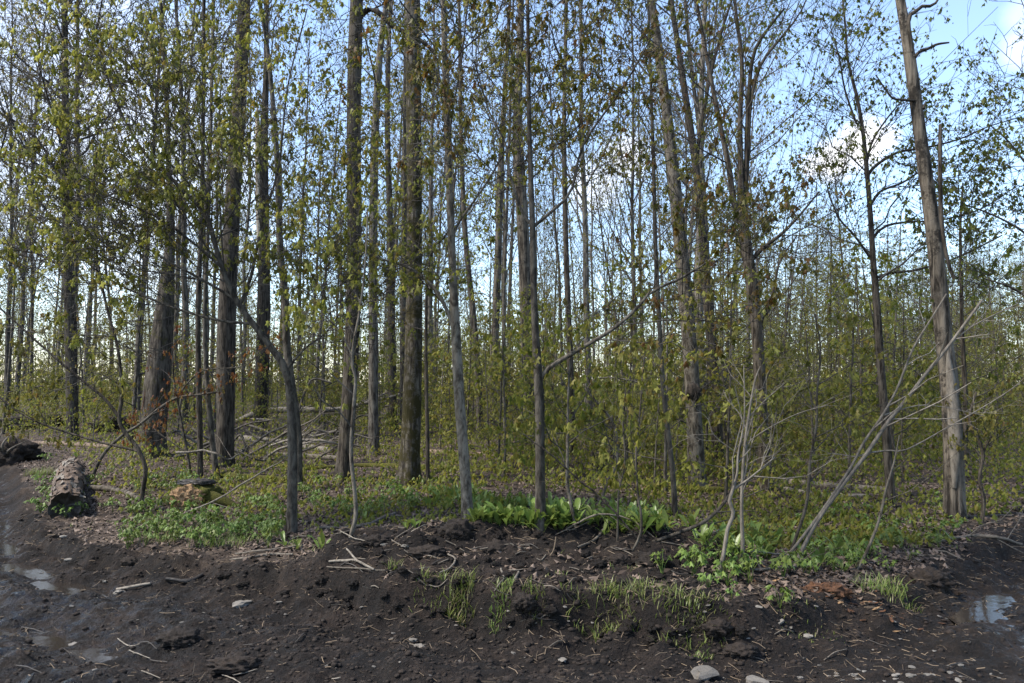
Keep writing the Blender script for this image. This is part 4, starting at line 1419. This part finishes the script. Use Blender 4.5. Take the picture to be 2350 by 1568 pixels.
x, y = scatter_pts(9000, 4.9, 9.5, .7, 1.5, lambda x, y: sstep(edge_d(x, y), .22, .6) * np.clip(fbm(x, y, .9, 3) * 1.2 - .05, 0, .5) * (1 - np.clip(mound_mask(x, y) * 2, 0, 1)))
for i in range(0, len(x), 1):
    pass
bx = np.stack([x, y, hfull(x, y)], 1)
for i in range(len(bx)):
    blades(gg2, bx[i], 5, .07, .025, .6, w=.0025)
go = link('grass', gg2.mesh('grass', M['leaf_grass']))
go['kind'] = 'stuff'
go['label'] = 'short thin grass growing through the leaf litter'

# wild leeks: blades are parts
def leek_leaf_mesh(L, wd, arch):
    g = Geo()
    s = np.array([0, .18, .42, .68, .88, 1.])
    w = np.array([.12, .30, .95, 1., .6, .04]) * wd
    rows = []
    for si, wi in zip(s, w):
        xx = L * (si * .8 + .2 * si ** 2) * .72 * arch + .0
        zz = L * (si - .42 * arch * si ** 2.2)
        rows += [(xx, -wi, zz + wi * .5), (xx + .0, 0, zz - .002), (xx, wi, zz + wi * .5)]
    f = []
    for i in range(5):
        a = i * 3
        f += [(a, a + 1, a + 4, a + 3), (a + 1, a + 2, a + 5, a + 4)]
    return g.add(rows, np.array(f), 0, True).mesh('leaf', M['leaf_leek'])


LK_M = [leek_leaf_mesh(l, w, a) for l, w, a in ((.22, .021, .35), (.20, .024, .6), (.24, .021, .8), (.18, .020, 1.0))]
LEEK_L = 'wild leek clump with broad bright green blades in the dense leek bed'
leek_protos = []
for i in range(4):
    r = empty('wild_leek', (0, 0, 0), LEEK_L, 'plant', 'wild leeks on the forest floor')
    nb = 4 + i % 3
    for j in range(nb):
        o = link('leaf', LK_M[(i + j) % 4], r)
        o.rotation_euler = (random.gauss(0, .1), random.uniform(-.1, .35), j * 2 * PI / nb + random.gauss(0, .5))
        o.location = (random.gauss(0, .014), random.gauss(0, .014), -.02)
        sc_ = random.uniform(.75, 1.15)
        o.scale = (sc_, sc_, sc_)
    leek_protos.append(r)
first_leek = list(leek_protos)


def leek(px, py, label, s=1.):
    p = G(px, py)
    loc = (p[0], p[1], p[2])
    rz = random.random() * 6.28
    if first_leek:
        r = first_leek.pop(0)
        r.location, r.rotation_euler, r.scale, r['label'] = loc, (0, 0, rz), (s, s, s), label
    else:
        copy_thing(random.choice(leek_protos), loc, rz, s, label)


for _ in range(235):
    u = random.random()
    px = random.uniform(1082, 1300) if u < .6 else random.uniform(1290, 1540)
    py = random.uniform(1150, 1206) + (px - 1082) * .045
    leek(px, py, 'wild leek in the bed, %s' % (('in front ' if py > 1180 + (px - 1082) * .045 else 'at the back ') + (
        'between the pale pole and arching-limb maple' if px < 1238 else 'just right of the arching-limb maple' if px < 1330 else 'at its right end by the kinked pole')),
         random.uniform(.62, .98))
for _ in range(26):
    leek(random.gauss(1035, 45), random.gauss(1150, 12), 'wild leek clump in the smaller patch at the mossy maple foot', random.uniform(.8, 1.15))
for _ in range(46):
    px = random.uniform(1590, 1830)
    leek(px, random.uniform(1210, 1275) + (px - 1590) * .05, 'wild leek clump in the patch around the pale dead saplings', random.uniform(.65, 1.0))
for _ in range(12):
    leek(random.uniform(1850, 1975), random.uniform(1265, 1312), 'wild leek clump in leaf litter right of the leaning stems', random.uniform(.8, 1.1))
for px, py, lb in ((655, 1256, 'wild leek clump at the foot of the slim knee-bent maple'), (683, 1262, 'small wild leek leaning over the soil right of the slim maple'),
                   (740, 1262, 'wild leek pair of blades alone beside the pale thin sapling'), (840, 1195, 'wild leek poking through sticks right of the pale sapling'),
                   (955, 1212, 'wild leek clump at the left end of the earth mound'), (935, 1215, 'low wild leek at the left end of the earth mound'),
                   (880, 1160, 'wild leek among litter in front of the mossy maple'), (845, 1152, 'wild leek cluster below the dark limbed trunk'),
                   (175, 1050, 'wild leek beside the left edge maple'), (85, 1100, 'wild leek just behind the rotting log')):
    leek(px, py, lb, .8)

# green herbs with lobed leaves
herb_protos = []
HL = 'low green herb with lobed leaves at the left forest edge'
for i in range(4):
    r = empty('herb', (0, 0, 0), HL, 'plant', 'lobed green herbs')
    g = Geo()
    nst = 5 + i
    az = RNG.random(nst) * 2 * PI
    hh = .08 + .09 * RNG.random(nst)
    rr = .03 + .06 * RNG.random(nst)
    tip = np.stack([np.cos(az) * rr, np.sin(az) * rr, hh], 1)
    mid = tip * np.array([.35, .35, .6])
    g.add(*tubes(np.stack([np.zeros_like(tip), mid, tip], 1), np.full((nst, 3), .0018), 3), 0)
    link('stalk', g.mesh('stalk', M['leaf_herb']), r)
    g = Geo()
    pos = np.repeat(tip, 3, 0) + RNG.normal(size=(nst * 3, 3)) * .012
    leaves(g, pos, .040, 'maple', (-5, 35), 0, np.repeat(az, 3) + np.tile([-.9, 0, .9], nst))
    link('foliage', g.mesh('foliage', M['leaf_herb']), r)
    herb_protos.append(r)
first_h = list(herb_protos)


def herb(px, py, label, s):
    p = G(px, py)
    if float(edge_d(p[:1], p[1:2])[0]) < .05:
        return
    rz = random.random() * 6.28
    if first_h:
        r = first_h.pop(0)
        r.location, r.rotation_euler, r.scale, r['label'] = p, (0, 0, rz), (s, s, s), label
    else:
        copy_thing(random.choice(herb_protos), p, rz, s, label)


for (x0, x1, y0, y1, n, lb) in ((290, 640, 1165, 1262, 95, HL), (60, 320, 1060, 1190, 30, 'low green herb with lobed leaves around the rotting log'),
                                (330, 560, 1090, 1150, 22, 'low green herb with lobed leaves around the rotten stump'),
                                (690, 1000, 1110, 1190, 40, 'low green herb with lobed leaves before the two big trunks'),
                                (1500, 1800, 1270, 1400, 24, 'low green herb with lobed leaves on litter below the pale saplings'),
                                (1800, 2200, 1150, 1330, 40, 'low green herb with lobed leaves on the right litter slope')):
    for _ in range(n):
        herb(random.uniform(x0, x1), random.uniform(y0, y1), lb, random.uniform(.7, 1.25))

# ------------------------------------------------------------------ logs, stumps, brush
def log(label, pts, mat, name='fallen_log', k=14, ridge=.12, moss=False, group='fallen logs', lift=.5, ends=True, endmat='rot_tan', flakes=0):
    """pts = (px, py, width px) along the log, lying on the ground"""
    rows = []
    for i, (x, y, w) in enumerate(pts):
        b = G(x, y)
        r = w * .5 / F * b[1]
        rows.append((b[0], b[1], b[2] + r * lift, r))
    rows = np.array(rows)
    pth = smooth_path(rows, 48)
    o0 = np.array([pth[0, 0], pth[0, 1], pth[0, 2] - pth[0, 3]])
    root = empty(name, o0, label, 'log', group)
    m_, n_ = 1, len(pth)
    V, Fc = tubes(pth[None, :, :3], pth[None, :, 3], k)
    V = V.reshape(n_, k, 3)
    c = pth[:, None, :3]
    nz = perlin(np.arange(k)[None, :] * .9 + 5, np.arange(n_)[:, None] * .18) + .7 * perlin(np.arange(k)[None, :] * 1.9 + 9, np.arange(n_)[:, None] * .6) + .10 * RNG.normal(size=(n_, k))
    nz[:, -1] = nz[:, 0]
    V = c + (V - c) * (1 + ridge * nz)[..., None]
    ax = nrm((pth[-1, :3] - pth[0, :3])[None])[0]
    for e_, sg_ in ((0, -1), (n_ - 1, 1)):
        V[e_] += ax * sg_ * (perlin(np.arange(k) * 6. / k + e_, np.full(k, 3.3)) * .8 + .1)[:, None] * pth[e_, 3] * .9
    g = Geo().add(V.reshape(-1, 3), Fc, 0)
    link('bark', g.mesh('bark', M[mat], o0), root)

    if flakes:
        for _ in range(flakes):
            i0 = random.randrange(1, n_ - 3)
            j0 = random.randrange(k)
            if c[i0, 0, 2] - V[i0, j0, 2] > .02:
                continue
            di, dj = random.choice((2, 3, 4)), random.choice((1, 2, 3))
            rows_ = []
            lift_ = random.uniform(.012, .035)
            for ii in range(di + 1):
                for jj in range(dj + 1):
                    i_, j_ = min(i0 + ii, n_ - 1), (j0 + jj) % k
                    o_ = nrm((V[i_, j_] - c[i_, 0])[None])[0]
                    rows_.append(V[i_, j_] + o_ * (.006 + lift_ * ((jj / dj - .3) ** 2 + .4 * random.random())))
            ff = [(a * (dj + 1) + b_, a * (dj + 1) + b_ + 1, (a + 1) * (dj + 1) + b_ + 1, (a + 1) * (dj + 1) + b_) for a in range(di) for b_ in range(dj)]
            link('bark_flake', Geo().add(rows_, np.array(ff), 0, False).mesh('bark_flake', M[random.choice(('log_bark', 'log_bark', 'dead_pale'))], o0), root)
    if ends:
        for e_, sgn in ((0, -1), (n_ - 1, 1)):
            ring = V[e_]
            cen = ring.mean(0)
            g = Geo()
            inner = cen + (ring - cen) * .6 - nrm((pth[-1, :3] - pth[0, :3])[None]) * sgn * pth[e_, 3] * .35
            vv = np.vstack([ring * 1., inner, cen[None] - nrm((pth[-1, :3] - pth[0, :3])[None]) * sgn * pth[e_, 3] * .6])
            ff4 = [(j, (j + 1) % k, k + (j + 1) % k, k + j) for j in range(k)]
            g.add(vv, np.array(ff4), 0, False)
            g.add(vv[k:], np.array([(j, (j + 1) % k, k) for j in range(k)]), 0, False)
            link('end_grain', g.mesh('end_grain', M[endmat], o0), root)
    return root


log('rotting flaky-barked log pointing at the wet track on the left', [(148, 1188, 66), (154, 1145, 60), (163, 1092, 48)], 'log_bark', ridge=.24, k=30, lift=.7, group=None, endmat='stick_dark', flakes=110)
log('green mossy log right of the rotten stump', [(512, 1096, 18), (580, 1104, 20), (655, 1108, 17)], 'moss')
log('long mossy log behind the mossy maple', [(690, 1080, 10), (850, 1072, 12), (1010, 1078, 14), (1190, 1086, 10)], 'moss')
log('reddish rotting log left of the burled trunk', [(1378, 1058, 20), (1460, 1068, 18), (1545, 1078, 14)], 'log_bark')
log('long weathered grey log behind the leaning stems, upper of two', [(1700, 1092, 14), (1800, 1108, 16), (1930, 1122, 16), (2050, 1128, 14)], 'stick')
log('long weathered log behind the leaning stems, lower of two', [(1770, 1120, 10), (1880, 1136, 11), (1990, 1140, 9)], 'dead_pale')
log('mossy log stub low behind the grey kinked pole', [(1480, 1122, 20), (1560, 1130, 20), (1660, 1128, 14)], 'moss')
log('dark fallen log far left behind the left edge maple', [(40, 1022, 12), (140, 1022, 12), (270, 1030, 10)], 'log_bark')
log('pale barkless log lying in the brush behind the knee-bent maple', [(550, 1010, 16), (640, 1022, 18), (760, 1040, 16)], 'dead_pale')
log('grey log crossing the brush behind the dark limbed trunk', [(610, 1045, 12), (700, 1052, 14), (790, 1056, 12)], 'stick')
log('brown log on the floor beyond the mossy maple', [(990, 1042, 14), (1080, 1046, 14), (1180, 1052, 10)], 'log_bark')

FB = 'fallen branches'


def branch(label, pts, mat='stick', twigs=0, name='fallen_branch', cat='branch', group=FB, k=6, rel=None):
    """rel = height in metres above ground for each point"""
    rows = []
    for i, (x, y, w) in enumerate(pts):
        h = rel[i] if rel else .012
        if rel and rel[i] > .08 and not rows:
            b = G(x, y)
            for _ in range(3):
                b = G(x, y + h * F / b[1])
            rows.append((b[0], b[1], b[2] + h, w * .5 / F * b[1]))
        elif rel and rel[i] > .08:
            b = P(x, y, rows[0][1])
            rr = w * .5 / F * rows[0][1]
            rows.append((b[0], b[1], b[2], rr))
        else:
            b = G(x, y)
            rr = w * .5 / F * b[1]
            rows.append((b[0], b[1], b[2] + h + rr * .5, rr))
    pth = smooth_path(rows, max(10, 5 * len(pts)))
    wv = np.cumsum(RNG.normal(size=(len(pth), 3)), 0) * .004 * min(1., np.linalg.norm(pth[-1, :3] - pth[0, :3]) / 1.2)
    pth[:, :3] += wv - np.linspace(0, 1, len(pth))[:, None] * wv[-1]
    o0 = pth[0, :3].copy()
    g = trunk_geo(Geo(), pth[:, :3], np.maximum(pth[:, 3], .0025), k, .1, 0)
    if twigs:
        P1, R1 = children(pth[None, :, :3], pth[None, :, 3], twigs, .2, .98, (.3, 1.1), 35, .05, npt=5, rratio=.4, rmin=.003, wob=.04)
        g.add(*tubes(P1, R1, 4), 0)
        P2, R2 = children(P1, R1, 3, .2, .98, (.15, .5), 35, 0, npt=3, rratio=.5, rmin=.002)
        g.add(*tubes(P2, R2, 3), 0)
    return tag(link(name, g.mesh(name, M[mat], o0), None, o0), label, cat, group)


branch('long pale debarked fallen limb on top of the brush', [(540, 972, 10), (590, 948, 15), (640, 941, 15), (720, 940, 13), (790, 938, 11), (860, 920, 8), (930, 902, 5)], 'dead_pale', 8, rel=[.0, .3, .4, .4, .4, .5, .6])
branch('crooked white branch below the pale debarked limb', [(540, 968, 7), (580, 962, 7), (615, 976, 5)], 'dead_pale', 2, rel=[0, .3, .3])
branch('arched grey branch rising from the brush behind the knee-bent maple', [(640, 1010, 7), (680, 960, 7), (700, 900, 6), (720, 870, 5), (760, 878, 4)], 'stick', 4, rel=[0, .3, .5, .7, .6])
for i, (x0, y0, x1, y1) in enumerate(((380, 960, 520, 1030), (400, 985, 560, 1042), (420, 1010, 600, 1052), (390, 1000, 480, 1052), (430, 960, 610, 1060), (450, 1025, 640, 1060),
                                      (560, 990, 700, 1050), (600, 1060, 780, 1000), (640, 1050, 800, 960), (690, 1040, 860, 950), (720, 1060, 790, 1010), (400, 1040, 560, 1055), (395, 945, 470, 1040), (480, 960, 660, 1035), (560, 970, 740, 1058), (610, 1030, 770, 985), (660, 985, 790, 1045), (530, 1000, 600, 1050), (440, 990, 530, 1060), (700, 1010, 830, 1035), (370, 930, 480, 1010), (400, 1055, 620, 960), (520, 1050, 700, 950), (590, 960, 800, 1010), (640, 1060, 860, 1000), (470, 940, 640, 1050), (560, 1055, 760, 935), (720, 950, 880, 1030))):
    branch('thin grey branch tangled in the brush heap among the left trunks', [(x0 + (x1 - x0) * q + random.gauss(0, 5), y0 + (y1 - y0) * q + random.gauss(0, 8) - 10 * math.sin(q * PI) * random.random(), w_) for q, w_ in zip((0, .25, .5, .75, 1), (random.uniform(4, 8), 6, 5, 4, 3))],
           ['stick', 'twig', 'stick', 'dead_pale'][i % 4], 6, rel=[.25 + .06 * (i % 4), .3, .22, .15, .03] if y0 < y1 else [.02, .1, .22, .35, .5])
for i, (x0, y0, x1, y1) in enumerate(((970, 930, 1120, 985), (975, 945, 1150, 1010), (980, 938, 1180, 1000), (965, 950, 1130, 1035), (1000, 955, 1230, 1010), (830, 940, 960, 915), (820, 945, 1000, 930), (825, 938, 940, 885))):
    branch('bare twiggy top of a fallen tree sprawling past the mossy maple', [(x0, y0, 5), ((x0 + x1) / 2, (y0 + y1) / 2 - 8, 4), (x1, y1, 2)],
           ['stick', 'dead_pale'][i % 2], 5, rel=[.5, .4, .3])
branch('thick grey curved branch lying on the floor right of the rotting log', [(205, 1126, 13), (250, 1128, 14), (290, 1136, 13), (330, 1154, 12), (375, 1174, 9)], 'bark_grey', 0, k=9)
branch('grey branch lying behind the pale thin sapling', [(728, 1218, 7), (790, 1215, 8), (840, 1208, 9), (875, 1196, 9), (908, 1184, 7)], 'stick', 2, k=8)
branch('grey stick propped on the right side of the earth mound', [(1325, 1262, 5), (1370, 1228, 6), (1400, 1205, 7), (1445, 1196, 8)], 'stick', 2, k=8)
branch('thin pale branch sloping from the slim maple down to the herbs', [(398, 1188, 3), (470, 1158, 4), (560, 1105, 4), (640, 1060, 3), (662, 1042, 2)], 'dead_pale', 3, rel=[0, .1, .3, .4, .5])
branch('black sodden branch half sunk in the wet mud', [(380, 1340, 9), (430, 1336, 11), (465, 1322, 9)], 'stick_dark', 0)
branch('grey wet stick on the mud left of the black branch', [(268, 1352, 6), (300, 1352, 7), (345, 1346, 6)], 'dead_pale', 0)
branch('broken stick with a pale split end at the litter edge', [(528, 1287, 4), (575, 1284, 6), (620, 1276, 7), (672, 1275, 5)], 'stick', 0)
branch('thin stick above the split-ended stick', [(540, 1272, 3), (600, 1270, 5), (660, 1262, 4), (700, 1255, 3)], 'stick', 0)
branch('curved pale root arching over the bare slope', [(755, 1288, 5), (780, 1286, 6), (820, 1298, 6), (858, 1312, 5)], 'dead_pale', 0)
branch('forked pale stick crossing the curved root', [(795, 1268, 4), (820, 1288, 5), (850, 1304, 5)], 'dead_pale', 0)
branch('straight thin stick below the curved root', [(750, 1302, 3), (830, 1306, 4), (900, 1314, 3)], 'stick', 0)
branch('bent grey root on the mound face below the dark clod', [(1028, 1270, 5), (1045, 1290, 5), (1032, 1308, 4), (1010, 1316, 4)], 'dead_pale', 0)
branch('pale crooked root standing on the mound face', [(1150, 1310, 5), (1156, 1332, 5), (1148, 1350, 4), (1135, 1372, 3)], 'dead_pale', 0)
branch('short pale root beside the crooked root on the mound', [(1190, 1318, 5), (1182, 1334, 6)], 'dead_pale', 0)
branch('pale stalk standing on the right of the mound', [(1262, 1286, 3), (1270, 1262, 3), (1276, 1232, 3)], 'straw', 0, rel=[0, .1, .2])
branch('thin root lying on the top of the mound', [(1100, 1270, 3), (1160, 1262, 3), (1215, 1258, 3)], 'stick', 0)
branch('thin stick across the litter below the pale dead saplings', [(1620, 1272, 3), (1720, 1272, 4), (1830, 1280, 4), (1900, 1285, 3)], 'stick', 0)
branch('dark stick at the foot of the leaning stems', [(1690, 1310, 5), (1750, 1312, 6), (1830, 1306, 5)], 'stick', 2)
branch('pale thin stick slanting above the orange rotten wood', [(1905, 1298, 3), (1950, 1330, 4), (1990, 1345, 3)], 'dead_pale', 0)
branch('bleached forked branch at the foot of the snag', [(2148, 1252, 5), (2200, 1240, 6), (2240, 1236, 8), (2290, 1242, 8), (2345, 1256, 6)], 'stick', 4)
branch('grey mossy branch right of the snag foot', [(2235, 1148, 7), (2290, 1158, 8), (2350, 1178, 8)], 'bark_mossfoot', 3)
branch('dark arched branch low to the right of the arching-limb maple', [(1298, 1220, 4), (1370, 1180, 5), (1440, 1190, 4), (1500, 1230, 3)], 'stick', 2, rel=[0, .15, .12, .0])
branch('long thin stem bowed down to the leeks', [(1470, 1246, 4), (1400, 1165, 5), (1320, 1090, 4), (1250, 1030, 4), (1200, 995, 3)], 'bark_dark', 3, rel=[0, .3, .6, .9, 1.])
STL = 'small weathered stick on the torn earth of mound and bank'
SG = 'small sticks on the earth mound'
for _ in range(46):
    px, py = random.uniform(780, 1560), random.uniform(1235, 1370)
    a, L_ = random.uniform(-.6, .6), random.uniform(14, 46)
    branch(STL, [(px, py, 2.6), (px + L_ * .5, py + L_ * .5 * math.sin(a) + random.gauss(0, 2), 3), (px + L_, py + L_ * math.sin(a), 2)], random.choice(['stick', 'stick', 'stick_dark']), 0, 'stick', 'stick', SG, 5)
STM = 'small stick lying on the open mud of the track'
for _ in range(26):
    px, py = random.uniform(30, 2300), random.uniform(1420, 1560)
    a, L_ = random.uniform(-.6, .6), random.uniform(16, 60)
    branch(STM, [(px, py, 2.6), (px + L_ * .5, py + L_ * .5 * math.sin(a) + random.gauss(0, 2), 3), (px + L_, py + L_ * math.sin(a), 2)], random.choice(['stick', 'stick_dark', 'dead_pale', 'stick_dark']), 0, 'stick', 'stick', 'small sticks on the mud track', 5)
STF = 'small dead stick lying in the leaf litter'
for _ in range(60):
    px = random.uniform(260, 2300)
    py = random.uniform(1110, 1260) if px < 1500 else random.uniform(1150, 1330)
    b_ = G(px, py)
    if float(edge_d(b_[:1], b_[1:2])[0]) < .1:
        continue
    a, L_ = random.uniform(-.5, .5), random.uniform(20, 80)
    branch(STF, [(px, py, 2.6), (px + L_ * .5, py + L_ * .5 * math.sin(a) + random.gauss(0, 2), 3), (px + L_, py + L_ * math.sin(a), 2)], random.choice(['stick', 'dead_pale', 'stick']), 0, 'stick', 'stick', 'small sticks in the leaf litter', 5)


# rotten stump with crumbling face and mossy root
b = G(440, 1160)
st = empty('rotten_stump', b, 'crumbling rotten stump with tan heartwood and a mossy root', 'stump')
g = Geo().add(*lump(b + np.array([0, .12, .10]), (.30, .26, .19), .35, 5), 0)
link('mossy_shell', g.mesh('mossy_shell', M['moss'], b), st)
g = Geo().add(*lump(b + np.array([-.03, -.12, .10]), (.19, .10, .14), .45, 6), 0, False)
link('heartwood', g.mesh('heartwood', M['rot_tan'], b), st)
g = Geo().add(*lump(b + np.array([.02, .10, .27]), (.22, .14, .045), .4, 8), 0)
link('charred_top', g.mesh('charred_top', M['stick_dark'], b), st)
rp = smooth_path([(*(b + np.array([.15, 0, .12])), .09), (*(b + np.array([.38, -.06, .07])), .07), (*(b + np.array([.62, -.12, .0])), .03)], 14)
link('root', trunk_geo(Geo(), rp[:, :3], rp[:, 3], 9, .15, 0).mesh('root', M['moss'], b), st)
# orange rotted wood, broken up on the bank at right
b = G(1890, 1368)
ow = empty('rotten_wood_heap', b, 'crumbled orange rotten wood spilling down the bank', 'rotten wood')
for i in range(170):
    a = random.gauss(0, 1)
    dx = random.gauss(0, .27)
    cx_, cy_ = b[0] + dx + .08, b[1] + random.gauss(0, .10) - dx * .12
    s_ = random.uniform(.006, .017)
    vv, ff = lump((0, 0, 0), (s_ * random.uniform(1.4, 3.2), s_ * .8, s_ * .5), .5, 100 + i, IC0)
    az_ = random.gauss(0, .8)
    vv = np.stack([vv[:, 0] * math.cos(az_) - vv[:, 1] * math.sin(az_), vv[:, 0] * math.sin(az_) + vv[:, 1] * math.cos(az_), vv[:, 2] + vv[:, 0] * random.gauss(0, .3)], 1)
    g = Geo().add(vv + np.array([cx_, cy_, hf(cx_, cy_) + s_ * .3]), ff, 0, False)
    link('chunk', g.mesh('chunk', M['rot_orange'] if random.random() < .55 else M['soil' if random.random() < .75 else 'rot_tan'], b), ow)
g = Geo().add(*lump(b + np.array([.03, .02, .0]), (.16, .08, .06), .5, 77, blob(3)), 0, False)
link('heartwood', g.mesh('heartwood', M['rot_orange'], b), ow)
# upturned root plates at the far left, splintered stump behind the leeks
for (px, py, sx, sz_, lab) in ((60, 985, .9, .35, 'dark upturned root plate at the far left edge'), (15, 1060, .45, .3, 'earthy root mass behind the wet track at far left'),
                               (255, 990, .6, .25, 'weathered dark stump left of the hollow giant')):
    b = G(px, py)
    rt = empty('root_plate', b, lab, 'root plate', 'upturned roots at the left')
    g = Geo().add(*lump(b + np.array([0, .2, sz_ * .4]), (sx, .4, sz_), .45, int(px)), 0)
    link('soil_mass', g.mesh('soil_mass', M['soil'], b), rt)
    for i in range(7):
        a = random.uniform(-1.4, 1.4)
        e_ = b + np.array([math.sin(a) * sx * 1.25, -.1, sz_ * .4 + math.cos(a) * sz_ * 1.5])
        rp = smooth_path([(*(b + np.array([0, 0, sz_ * .4])), .03), (*((b + e_) / 2 + np.array([0, -.2, .05])), .022), (*e_, .006)], 8)
        link('root', trunk_geo(Geo(), rp[:, :3], rp[:, 3], 6, .1, 0).mesh('root', M['stick'], b), rt)
b = G(1372, 1082)
sp_ = empty('splintered_stump', b, 'short splintered grey stump beside the reddish log', 'stump')
for i in range(6):
    a = i / 6 * 6.28
    p0 = b + np.array([math.cos(a) * .07, math.sin(a) * .07, -.05])
    hh = random.uniform(.2, .42)
    link('splinter', trunk_geo(Geo(), np.array([p0, p0 + (0, 0, hh * .6), p0 + (math.cos(a) * .02, 0, hh)]), np.array([.06, .05, .008]), 6, .1, 0).mesh('splinter', M['bark_snag'], b), sp_)
b = G(45, 1046)
# ------------------------------------------------------------------ clods and stones
CL = 'soil clods on the bank and mound'
for (px, py, sx, sy, sz_, lab) in ((1050, 1222, .125, .10, .10, 'big dark clod of earth set against the pale maple pole'),
                                  (1205, 1394, .075, .07, .055, 'rounded earth clod beside the spilling grass tuft'),
                                  (2135, 1340, .15, .10, .09, 'dark clod of earth at the right track edge'),
                                  (1500, 1300, .12, .09, .06, 'rough clod at the right end of the mound'),
                                  (1420, 1290, .09, .07, .05, 'clod below the propped stick on the mound'),
                                  (980, 1265, .14, .10, .05, 'wide clod on the left mound face below the pale stone'),
                                  (1140, 1260, .13, .08, .06, 'smooth brown clod in the middle of the mound'),
                                  (870, 1250, .11, .08, .05, 'clod at the left end of the mound'),
                                  (1645, 1450, .09, .06, .05, 'matted clod at the undercut end of the bank'),
                                  (300, 1290, .08, .05, .04, 'wet dark clod at the edge of the track'),
                                  (540, 1530, .15, .09, .05, 'mud lump thrown up in the rut at lower left'),
                                  (410, 1480, .13, .08, .05, 'ridge of mud above the lower left rut'),
                                  (1700, 1500, .10, .07, .04, 'mud lump on the track below the bank end')):
    b = G(px, py)
    g = Geo().add(*lump(b + np.array([0, 0, sz_ * .45]), (sx, sy, sz_), .4, int(px)), 0)
    tag(link('soil_clod', g.mesh('soil_clod', M['soil'], b), None, b - np.array([0, 0, sz_ * .25])), lab, 'clod', CL)
CP = []
for i in range(5):
    g = Geo().add(*lump((0, 0, .3), (1, .8, .6), .6, 300 + i, blob(3)), 0)
    CP.append(g.mesh('soil_clod', M['soil']))
for i in range(120):
    if i < 70:
        px, py = random.uniform(800, 1560), random.uniform(1222, 1350)
    else:
        px = random.uniform(500, 1700)
        py = float(np.interp(px, [500, 900, 1200, 1700], [1320, 1395, 1430, 1475])) + random.gauss(0, 14)
    b = G(px, py)
    o = link('soil_clod', CP[i % 5], None, b)
    s_ = random.uniform(.015, .05)
    o.scale = (s_, s_, s_)
    o.rotation_euler = (0, 0, random.random() * 6)
    tag(o, 'small crumbly clod on the mound face' if i < 70 else 'small crumbly clod along the foot of the bank', 'clod', CL)

SM = []
for i in range(6):
    v, f = blob(2)
    rg = np.random.default_rng(50 + i)
    v = v * np.array([1, .72, .38]) * (1 + .22 * rg.normal(size=(len(v), 1)))
    v = np.clip(v, [-.85, -.62, -.3], [.85, .62, .26])
    SM.append((Geo().add(v, f, 0, False).mesh('stone', M['stone']), Geo().add(v, f, 0, False).mesh('stone', M['stone_dark'])))
SGp = 'stones on the mud track'


def stone(px, py, w, lab, dark=0, hgt=1., grp=SGp):
    b = G(px, py)
    r = w * .5 / F * b[1]
    o = link('stone', random.choice(SM)[dark], None, (b[0], b[1], b[2] + r * .12))
    o.scale = (r * 1.1, r * 1.1, r * hgt)
    o.rotation_euler = (random.gauss(0, .15), random.gauss(0, .15), random.gauss(0, .5))
    tag(o, lab, 'stone', grp)


for px, py, w, lab in ((1615, 1556, 66, 'large flat pale stone at the bottom edge of the mud'), (1738, 1560, 52, 'pale slab stone right of the largest flat stone'),
                       (962, 1484, 30, 'flat white stone on mud below the bank'), (948, 1466, 20, 'tan stone just above the flat white stone'),
                       (555, 1382, 44, 'flat grey stone with a small white stone on its end'), (572, 1374, 20, 'small white stone beside the flat grey stone'),
                       (930, 1250, 22, 'upright pale stone stuck in the mound'), (882, 1252, 20, 'tan stone left of the upright pale one in the mound'),
                       (275, 1355, 34, 'pale flat stone beside the grey wet stick'), (145, 1240, 16, 'yellowish stone at the left puddle edge'),
                       (160, 1288, 22, 'pale stone on the wet mud below the yellowish one'), (640, 1382, 18, 'cream stone right of the flat grey stone'),
                       (170, 1480, 26, 'pale chip of stone on the lower left mud'), (240, 1330, 18, 'grey stone before the black sodden branch'),
                       (1790, 1410, 18, 'small pale stone below the orange wood'), (1740, 1395, 20, 'pinkish stone left of the flattened grass'),
                       (1855, 1462, 22, 'pale stone on the mud below the flattened grass'), (1812, 1428, 14, 'little stone beside the pinkish stone'),
                       (1290, 1512, 24, 'tan flat stone in the middle of the mud'), (1180, 1498, 16, 'small tan stone in the middle mud'),
                       (1835, 1556, 18, 'pale pebble right of the slab stone'), (2090, 1556, 24, 'whitish stone near the bottom right'),
                       (2130, 1548, 20, 'round whitish stone right of its twin at bottom right'), (2180, 1540, 16, 'small whitish stone furthest along the bottom right row')):
    stone(px, py, w, lab)
for _ in range(95):
    px, py = random.uniform(20, 2330), random.uniform(1385, 1566)
    stone(px, py, random.uniform(4, 12), 'small pebble pressed into the dark mud of the track', int(random.random() < .45), 1., 'pebbles in the mud track')
for _ in range(22):
    px = random.uniform(1900, 2300)
    stone(px, random.uniform(1525, 1566), random.uniform(8, 18), 'pale pebble in the gravelly mud at the bottom right', 0, 1., 'pebbles in the mud track')
n1 = n1 + n1b
label_gaps([o for o in n1 if 'bare' not in o['label']], 'slender leafing tree', True)
label_gaps([o for o in n1 if 'bare' in o['label']], 'nearly bare tall tree', True)
label_gaps(n2 + n2x, 'leafy young maple', True)
label_gaps(n3, 'low leafy sapling', True)
print('scatter', len(n1), len(n2), len(n3), 'objects', len(bpy.data.objects), 'tris', sum(len(m.loops) - 2 * len(m.polygons) for m in bpy.data.meshes))
